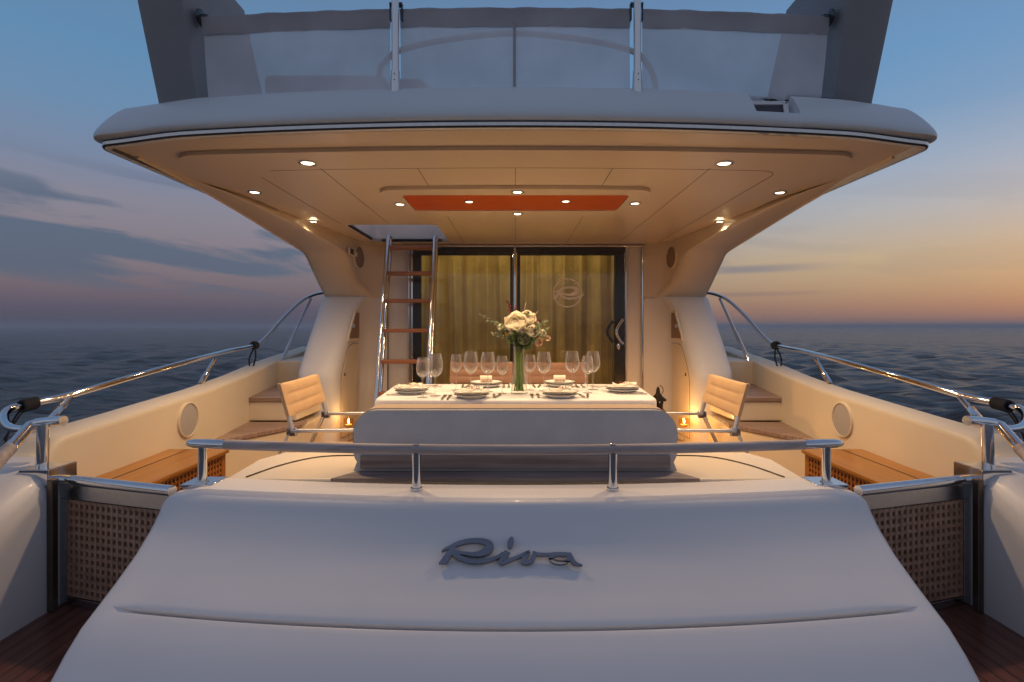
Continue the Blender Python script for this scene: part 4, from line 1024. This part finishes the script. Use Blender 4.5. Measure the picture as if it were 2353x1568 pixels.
branch(1208, 740, 1212, 716, .03, 5, .035, M['leafg'], 'small upright green shoot above the roses', 'leafy_branch', 'foliage', (0, .03), seed=12)
branch(1176, 735, 1166, 690, .03, 12, .024, M['redsp'], 'tall red astilbe plume standing at upper left', 'astilbe_plume', 'flower', (.02, .03), .002, M['redsp'], 13)
branch(1180, 735, 1184, 704, .05, 10, .022, M['redsp'], 'shorter red astilbe plume beside the tall one', 'astilbe_plume', 'flower', (.01, .035), .002, M['redsp'], 14)
branch(1225, 750, 1246, 738, .03, 9, .022, M['redsp'], 'red astilbe plume at right of the bouquet', 'astilbe_plume', 'flower', (-.02, .03), .002, M['redsp'], 15)
for px0, py0, px1, py1, lab, bs in ((1205, 725, 1208, 697, 'bare pale twig rising straight above the roses', (0, .02)), (1222, 740, 1234, 718, 'bare pale twig leaning to the right', (-.02, .02))):
    a, e = fpos(px0, py0, .02), fpos(px1, py1, .02); b = MB(); b.tube(stem_path(bs, a)[:-1]+[a, (a+e)/2+Vector((-.003, 0, 0)), e, e+Vector((.008, 0, .004))], .0028, 6); o = b.build('twig', M['twig']); tag(o, lab, 'twig', 'greenery in the vase')
for a_ in ((1190, 790, 1150, 752, -.04, 8, .052, M['euc'], 'pale leafy sprig between the yellow bloom and the largest rose', .02, 21), (1205, 790, 1240, 752, -.05, 8, .052, M['euc'], 'pale leafy sprig to the right of the small cream rose', -.02, 22),
           (1195, 798, 1172, 786, -.07, 6, .055, M['leafg'], 'broad green leaves low on the left, over the vase mouth', .02, 23), (1200, 798, 1214, 800, -.08, 5, .050, M['leafg'], 'broad green leaves drooping over the right of the vase mouth', -.01, 24),
           (1200, 792, 1262, 755, .02, 8, .040, M['euc'], 'thin leafy sprig reaching furthest right', -.03, 25), (1186, 780, 1140, 742, .02, 8, .040, M['euc'], 'leafy sprig under the long eucalyptus branch', .03, 26)):
    branch(a_[0], a_[1], a_[2], a_[3], a_[4], a_[5], a_[6], a_[7], a_[8], 'leafy_branch', 'foliage', (a_[9], -.015), seed=a_[10])
b = MB(); rn = random.Random(4)
for i in range(26):
    a = rn.uniform(0, 6.28); r0 = rn.uniform(.006, .044); r1 = rn.uniform(.0, .026); a2 = a+rn.uniform(1.5, 3.5)
    b.tube([VP+Vector((r0*math.cos(a), r0*math.sin(a), .018)), VP+Vector((.6*r1*math.cos(a2), .6*r1*math.sin(a2), .16)), mouth+Vector((r1*math.cos(a2), r1*math.sin(a2), 0))], rn.uniform(.002, .0042), 6)
o = b.build('stem_bundle', M['stem']); tag(o, 'bundle of green stems standing in the glass vase', 'stems', kind='stuff')

# ------------------------------------------------------------------ folding chairs
def chair(name, label, m, loc, ang, w=.62, qd=.0065, grp='folding chairs round the table'):
    t = thing(name, label, 'chair', (0, 0, 0), grp)
    hz = .62
    for s in (-1, 1):
        y = s*w/2
        b = MB(); b.tube([(-.0, y, hz), (-.075, y, .89)], .0135, 10); b.build('back_post', M['alu'], t)
        b = MB(); b.bar((-.01, y, hz), (.50, y, hz+.004), .028, .02); b.build('armrest', M['alu'], t, bevel=.006)
        b = MB(); b.box((-.005, y, hz-.005), (.06, .022, .05)); b.build('joint', M['steel'], t, bevel=.008)
        b = MB(); b.tube([(-.02, y, hz-.02), (-.16, y, .30), (-.02+.0, y, .012)], .0125, 8); b.build('leg', M['alu'], t)
        b = MB(); b.tube([(.47, y, hz-.01), (.50, y, .3), (.40, y, .012)], .0125, 8); b.build('leg', M['alu'], t)
        b = MB(); b.tube([(-.155, y, .31), (.49, y, .38)], .008, 8); b.build('seat_bar', M['alu'], t)
    # quilted back wrapped round the posts
    def bx(z): return -.075*(z-hz)/.27
    rows = []
    prof = []
    for z in np.linspace(.705, .890, 25):
        q_ = (z-.705)/.185*3; prof.append((z, qd*.6+.012+qd*abs(math.sin(math.pi*q_))**.6))
    for sgn in (1, -1):
        r = []
    ring = [(z, th, 1) for z, th in prof]+[(z, th, -1) for z, th in prof[::-1]]
    for yy in np.linspace(-w/2-.02, w/2+.02, 21):
        e = 1-(abs(yy)/(w/2+.02))**8*.35; sag = .012*(1-(2*yy/w)**2)
        pl = .25+.75*min(1, max(0, (w/2-.03-abs(yy))/.04))
        rows.append([(bx(z)-sag+sg*(.02+(th-.02)*pl)*e*(.9 if sg > 0 else .6), yy, z-.006*(1-(2*yy/w)**2)) for z, th, sg in ring])
    b = MB(); b.grid(rows, cu=True, cap=True); b.build('backrest', m, t, smooth=70)
    b = MB(); rows = []
    for x in np.linspace(.0, .47, 9): rows.append([(x, yy, .43+.03*(x-.2)**2-.02*math.cos(yy/w*math.pi)) for yy in np.linspace(-w/2+.01, w/2-.01, 9)])
    b.grid(rows); b.grid([[(x, y, z-.02) for x, y, z in r] for r in rows]); b.build('seat', m, t, smooth=70)
    t.location = loc; t.rotation_euler = (0, 0, R(ang)); return t
c1 = chair('folding_chair', 'tan folding chair at the left end of the table', M['leather'], (-1.285, 3.34, 0), 2, .60)
c2 = chair('folding_chair', 'tan folding chair at the right end of the table', M['leather'], (1.265, 3.34, 0), 178, .60)
c3 = chair('folding_chair', 'rust brown chair behind the table, left of the vase', M['leather2'], (-.31, 4.80, 0), -90, .53, .006)
c4 = chair('folding_chair', 'rust brown chair behind the table, right of the vase', M['leather2'], (.37, 4.80, 0), -90, .53, .003)

# ------------------------------------------------------------------ candles and lantern
def candle(p, label, power, hh=.20):
    t = thing('candle_glass', label, 'candle', p, 'candles on the cockpit floor'); p = Vector(p)
    b = MB(); b.lathe([(.0001, 0), (.045, 0), (.045, .004), (.008, .014), (.006, hh-.05), (.02, hh-.035), (.042, hh-.02), (.05, hh+.01), (.048, hh+.06), (.0465, hh+.06), (.0485, hh+.01), (.04, hh-.017), (.0001, hh-.03)], p, 28); b.build('glass', M['amber'], t)
    b = MB(); b.lathe([(.0001, hh-.028), (.026, hh-.02), (.034, hh-.008), (.034, hh-.004), (.0001, hh-.002)], p, 20); b.build('wax', M['wax'], t)
    b = MB(); b.lathe([(.0001, hh+.004), (.006, hh+.014), (.008, hh+.024), (.004, hh+.04), (.0001, hh+.054)], p, 12); b.build('flame', M['flame'], t)
    ld = bpy.data.lights.new('candle_light', 'POINT'); ld.energy = power; ld.color = (1, .50, .14); ld.shadow_soft_size = .02
    lo = bpy.data.objects.new('candle_light', ld); col.objects.link(lo); lo.parent = t; lo.location = (0, 0, hh+.075)
candle((-1.68, 5.35, .0), 'lit candle in stemmed amber glass on the floor, beyond the left chair', 1.0, .235)
candle((1.70, 5.35, .0), 'lit candle in stemmed amber glass on the floor, beyond the right chair', 1.6, .235)
LP = Vector((1.385, 5.15, 0)); t = thing('lantern', 'tall dark metal lantern with pointed roof at the right end of the table', 'lantern', LP)
def lath(nm, prof, m, k=8, cap=False):
    b = MB(); b.lathe(prof, LP, k, cap); return b.build(nm, m, t, smooth=20)
lath('base', [(.0001, .0), (.11, .0), (.11, .02), (.095, .03), (.095, .05), (.0001, .05)], M['lantern'])
lath('roof', [(.105, .36), (.105, .372), (.07, .40), (.05, .42), (.05, .47), (.0001, .47)], M['lantern'])
lath('cap', [(.085, .50), (.083, .512), (.045, .54), (.022, .57), (.018, .60), (.012, .625), (.0001, .64)], M['lantern'])
b = MB()
for i in range(8):
    a = 2*math.pi*i/8+.39; d = Vector((math.cos(a), math.sin(a), 0))
    b.tube([LP+d*.09+Vector((0, 0, .05)), LP+d*.085+Vector((0, 0, .365))], .006, 6); b.tube([LP+d*.045+Vector((0, 0, .47)), LP+d*.045+Vector((0, 0, .505))], .006, 6)
b.build('bars', M['lantern'], t)
lath('glass', [(.078, .052), (.074, .362)], M['amber'], 16)
b = MB(); b.tube([LP+Vector((.05*math.sin(a), 0, .60+.05*math.cos(a))) for a in np.linspace(.3, 2.6, 10)], .0035, 6); b.build('ring_handle', M['lantern'], t)
b = MB(); b.lathe([(.0001, .055), (.03, .055), (.03, .16), (.0001, .16)], LP, 16); b.build('candle', M['wax'], t)
b = MB(); b.lathe([(.0001, .165), (.006, .175), (.0075, .185), (.004, .198), (.0001, .212)], LP, 12); b.build('flame', M['flame'], t)
ld = bpy.data.lights.new('lantern_light', 'POINT'); ld.energy = 9; ld.color = (1, .50, .14); ld.shadow_soft_size = .02
lo = bpy.data.objects.new('lantern_light', ld); col.objects.link(lo); lo.parent = t; lo.location = (0, 0, .24)

# ------------------------------------------------------------------ flybridge windscreen and fittings
FY = 2.77
def fly_y(x): return FY+.06*(x/1.7)**2
def screen(x0, x1, label):
    t = thing('windscreen_cloth', label, 'cloth screen', ((x0+x1)/2, FY, 2.42), 'mesh screens round the flybridge')
    xs = np.linspace(x0, x1, 24); b = MB()
    ztop = lambda x: 2.865-.012*(x/1.6)**2
    b.grid([[(x-.03*(1 if abs(x) > 1.5 else 0)*np.sign(x)*(1-q_), fly_y(x)+.006*math.sin(q_*3+x*9), 2.422+(ztop(x)-.075-2.422)*q_) for x in xs] for q_ in np.linspace(0, 1, 8)]); b.build('mesh', M['fabric'], t, smooth=180, recalc=False)
    b = MB(); rn = random.Random(int(x0*100))
    prof = [(0, -.085, -.006), (0, -.04, -.018), (0, 0, -.024), (0, .018, 0), (0, 0, .024), (0, -.04, .014), (0, -.083, .006)]
    b.grid([[(x, fly_y(x)+dy+.003*math.sin(x*37+i), ztop(x)+dz+.002*math.sin(x*23+i*2)) for i, (_, dz, dy) in enumerate(prof)] for x in xs]); b.build('hem', M['sleeve'], t, smooth=180)
    b = MB(); b.tube([(x, fly_y(x), ztop(x)) for x in xs], .014, 10); b.build('tube', M['steel'], t)
    return t
screen(-1.66, -.655, 'sheer grey mesh screen, left panel')
c_ = screen(-.60, .60, 'sheer grey mesh screen, middle panel')
b = MB(); b.span((-.012, FY-.012, 2.424), (.004, FY-.006, 2.80)); b.build('centre_seam', M['sleeve'], c_)
screen(.665, 1.66, 'sheer grey mesh screen, right panel')
for px, lab in ((908, 'steel post between the left and middle screens'), (1465, 'steel post between the middle and right screens')):
    x = (px-CX)*2.72/F; t = thing('screen_post', lab, 'post', (x, 2.72, 2.42), 'posts of the flybridge screen')
    b = MB(); b.tube([(x, 2.725, 2.41), (x, 2.725, 2.53), (x, 2.725, 2.531), (x, 2.725, 2.90)], [.027, .0225, .019, .019], 14); b.build('tube', M['alu'], t)
    b = MB(); b.span((x-.034, 2.735, 2.80), (x-.025, 2.76, 2.885)); b.span((x+.025, 2.735, 2.80), (x+.034, 2.76, 2.885)); b.span((x-.034, 2.73, 2.873), (x+.034, 2.76, 2.888)); b.build('bracket', M['black'], t, bevel=.003)
    b = MB(); b.blob((x, 2.70, 2.505), (.003, .004, .003)); b.blob((x, 2.70, 2.475), (.003, .004, .003)); b.build('screws', M['black'], t)
for s in (-1, 1):
    t = thing('rail_flange', f'round chrome flange holding the screen tube to the {LR[s]} arch leg', 'flange', (s*1.65, 2.80, 2.86))
    b = MB(); prof = [(.0001, .0), (.045, .0), (.045, .008), (.02, .012), (.018, .04), (.0001, .04)]
    b.lathe(prof, (0, 0, 0), 20); b.v = [(s*(1.672-z), fly_y(1.66)-.005+x, 2.858+y) for x, y, z in b.v]; b.build('disc', M['black'], t)
# seat back and console seen dimly through the cloth
t = thing('fly_seat', 'pale seat back on the flybridge, seen dimly through the left screen', 'seat', (-1.1, 3.6, 2.42))
b = MB(); b.span((-1.66, 3.5, 2.43), (-.86, 3.75, 2.885)); b.build('backrest', M['flyseat'], t, bevel=.03, seg=3)
b = MB(); b.prism([(-.83, 3.5), (-.62, 3.5), (-.53, 3.75), (-.83, 3.75)], 2.43, 2.86); b.build('end_cushion', M['flyseat'], t, bevel=.02)
AY = 4.0; hw = 1.03
t = thing('bimini_arch', 'curved pale tube arch behind the flybridge screens', 'arch', (0, AY, 2.43))
P = [(-hw, AY, 2.43), (-hw-.0, AY, 3.08), (-hw+.06, AY, 3.22), (-.86, AY, 3.30), (-.5, AY, 3.38), (0, AY, 3.425), (.5, AY, 3.38), (.86, AY, 3.30), (hw-.04, AY, 3.20), (hw+.03, AY, 3.0), (hw+.06, AY, 2.43)]
b = MB(); b.tube(catmull(P, 8), .022, 10); b.build('tube', M['flyseat'], t)
# recessed floodlight in the roof edge
def floodlight():
    c = at(1768, 249, 2.80); t = thing('floodlight', 'rectangular ribbed floodlight recessed in the roof edge', 'floodlight', c)
    fx, fz = .085, .032; y = 2.735
    f0 = Vector(((PK0+PK1)/2-.015, 2.762, 2.321)); tilt = Matrix.Rotation(R(-14), 3, 'X')
    def T(v): return tilt @ Vector(v)+f0
    def bb(d, cc, nm, m, bev=.002):
        b = MB(); b.span(*d); b.v = [tuple(T(v)) for v in b.v]; return b.build(nm, m, t, bevel=bev)
    b = MB()
    for a, q_ in (((-.098, -.02, -.012), (-.082, .03, .066)), ((.072, -.02, -.012), (.098, .03, .066)), ((-.082, -.02, .046), (.072, .03, .066)), ((-.082, -.02, -.012), (.072, .03, -.004))): b.span(a, q_)
    b.v = [tuple(T(v)) for v in b.v]; b.build('housing', M['gel'], t, bevel=.004)
    b = MB(); b.span((-.082, -.004, -.004), (.072, .01, .046)); b.v = [tuple(T(v)) for v in b.v]; b.build('reflector', M['black'], t)
    b = MB()
    for i in range(26):
        x = -.079+.148*i/25; b.span((x, -.012, -.002), (x+.0022, -.004, .044))
    b.v = [tuple(T(v)) for v in b.v]; b.build('lens', M['lamplens'], t)
    b = MB(); b.span((.083, -.023, .052), (.090, -.019, .059)); b.v = [tuple(T(v)) for v in b.v]; b.build('screw', M['black'], t)
floodlight()
bpy.context.view_layer.update()

# ------------------------------------------------------------------ sea haze
hm = bpy.data.materials.new('sea haze'); hm.use_nodes = True; ht = NT(hm.node_tree); ht.n.clear()
pv = ht.node('ShaderNodeVolumePrincipled'); pv.inputs['Color'].default_value = (.86, .86, .90, 1); pv.inputs['Density'].default_value = .0021
ho = ht.node('ShaderNodeOutputMaterial'); ht.link(pv.outputs[0], ho.inputs['Volume'])
b = MB(); b.span((-15000, -15000, -2.3), (15000, 15000, 4.2)); o = b.build('haze', hm, smooth=0); tag(o, kind='stuff')
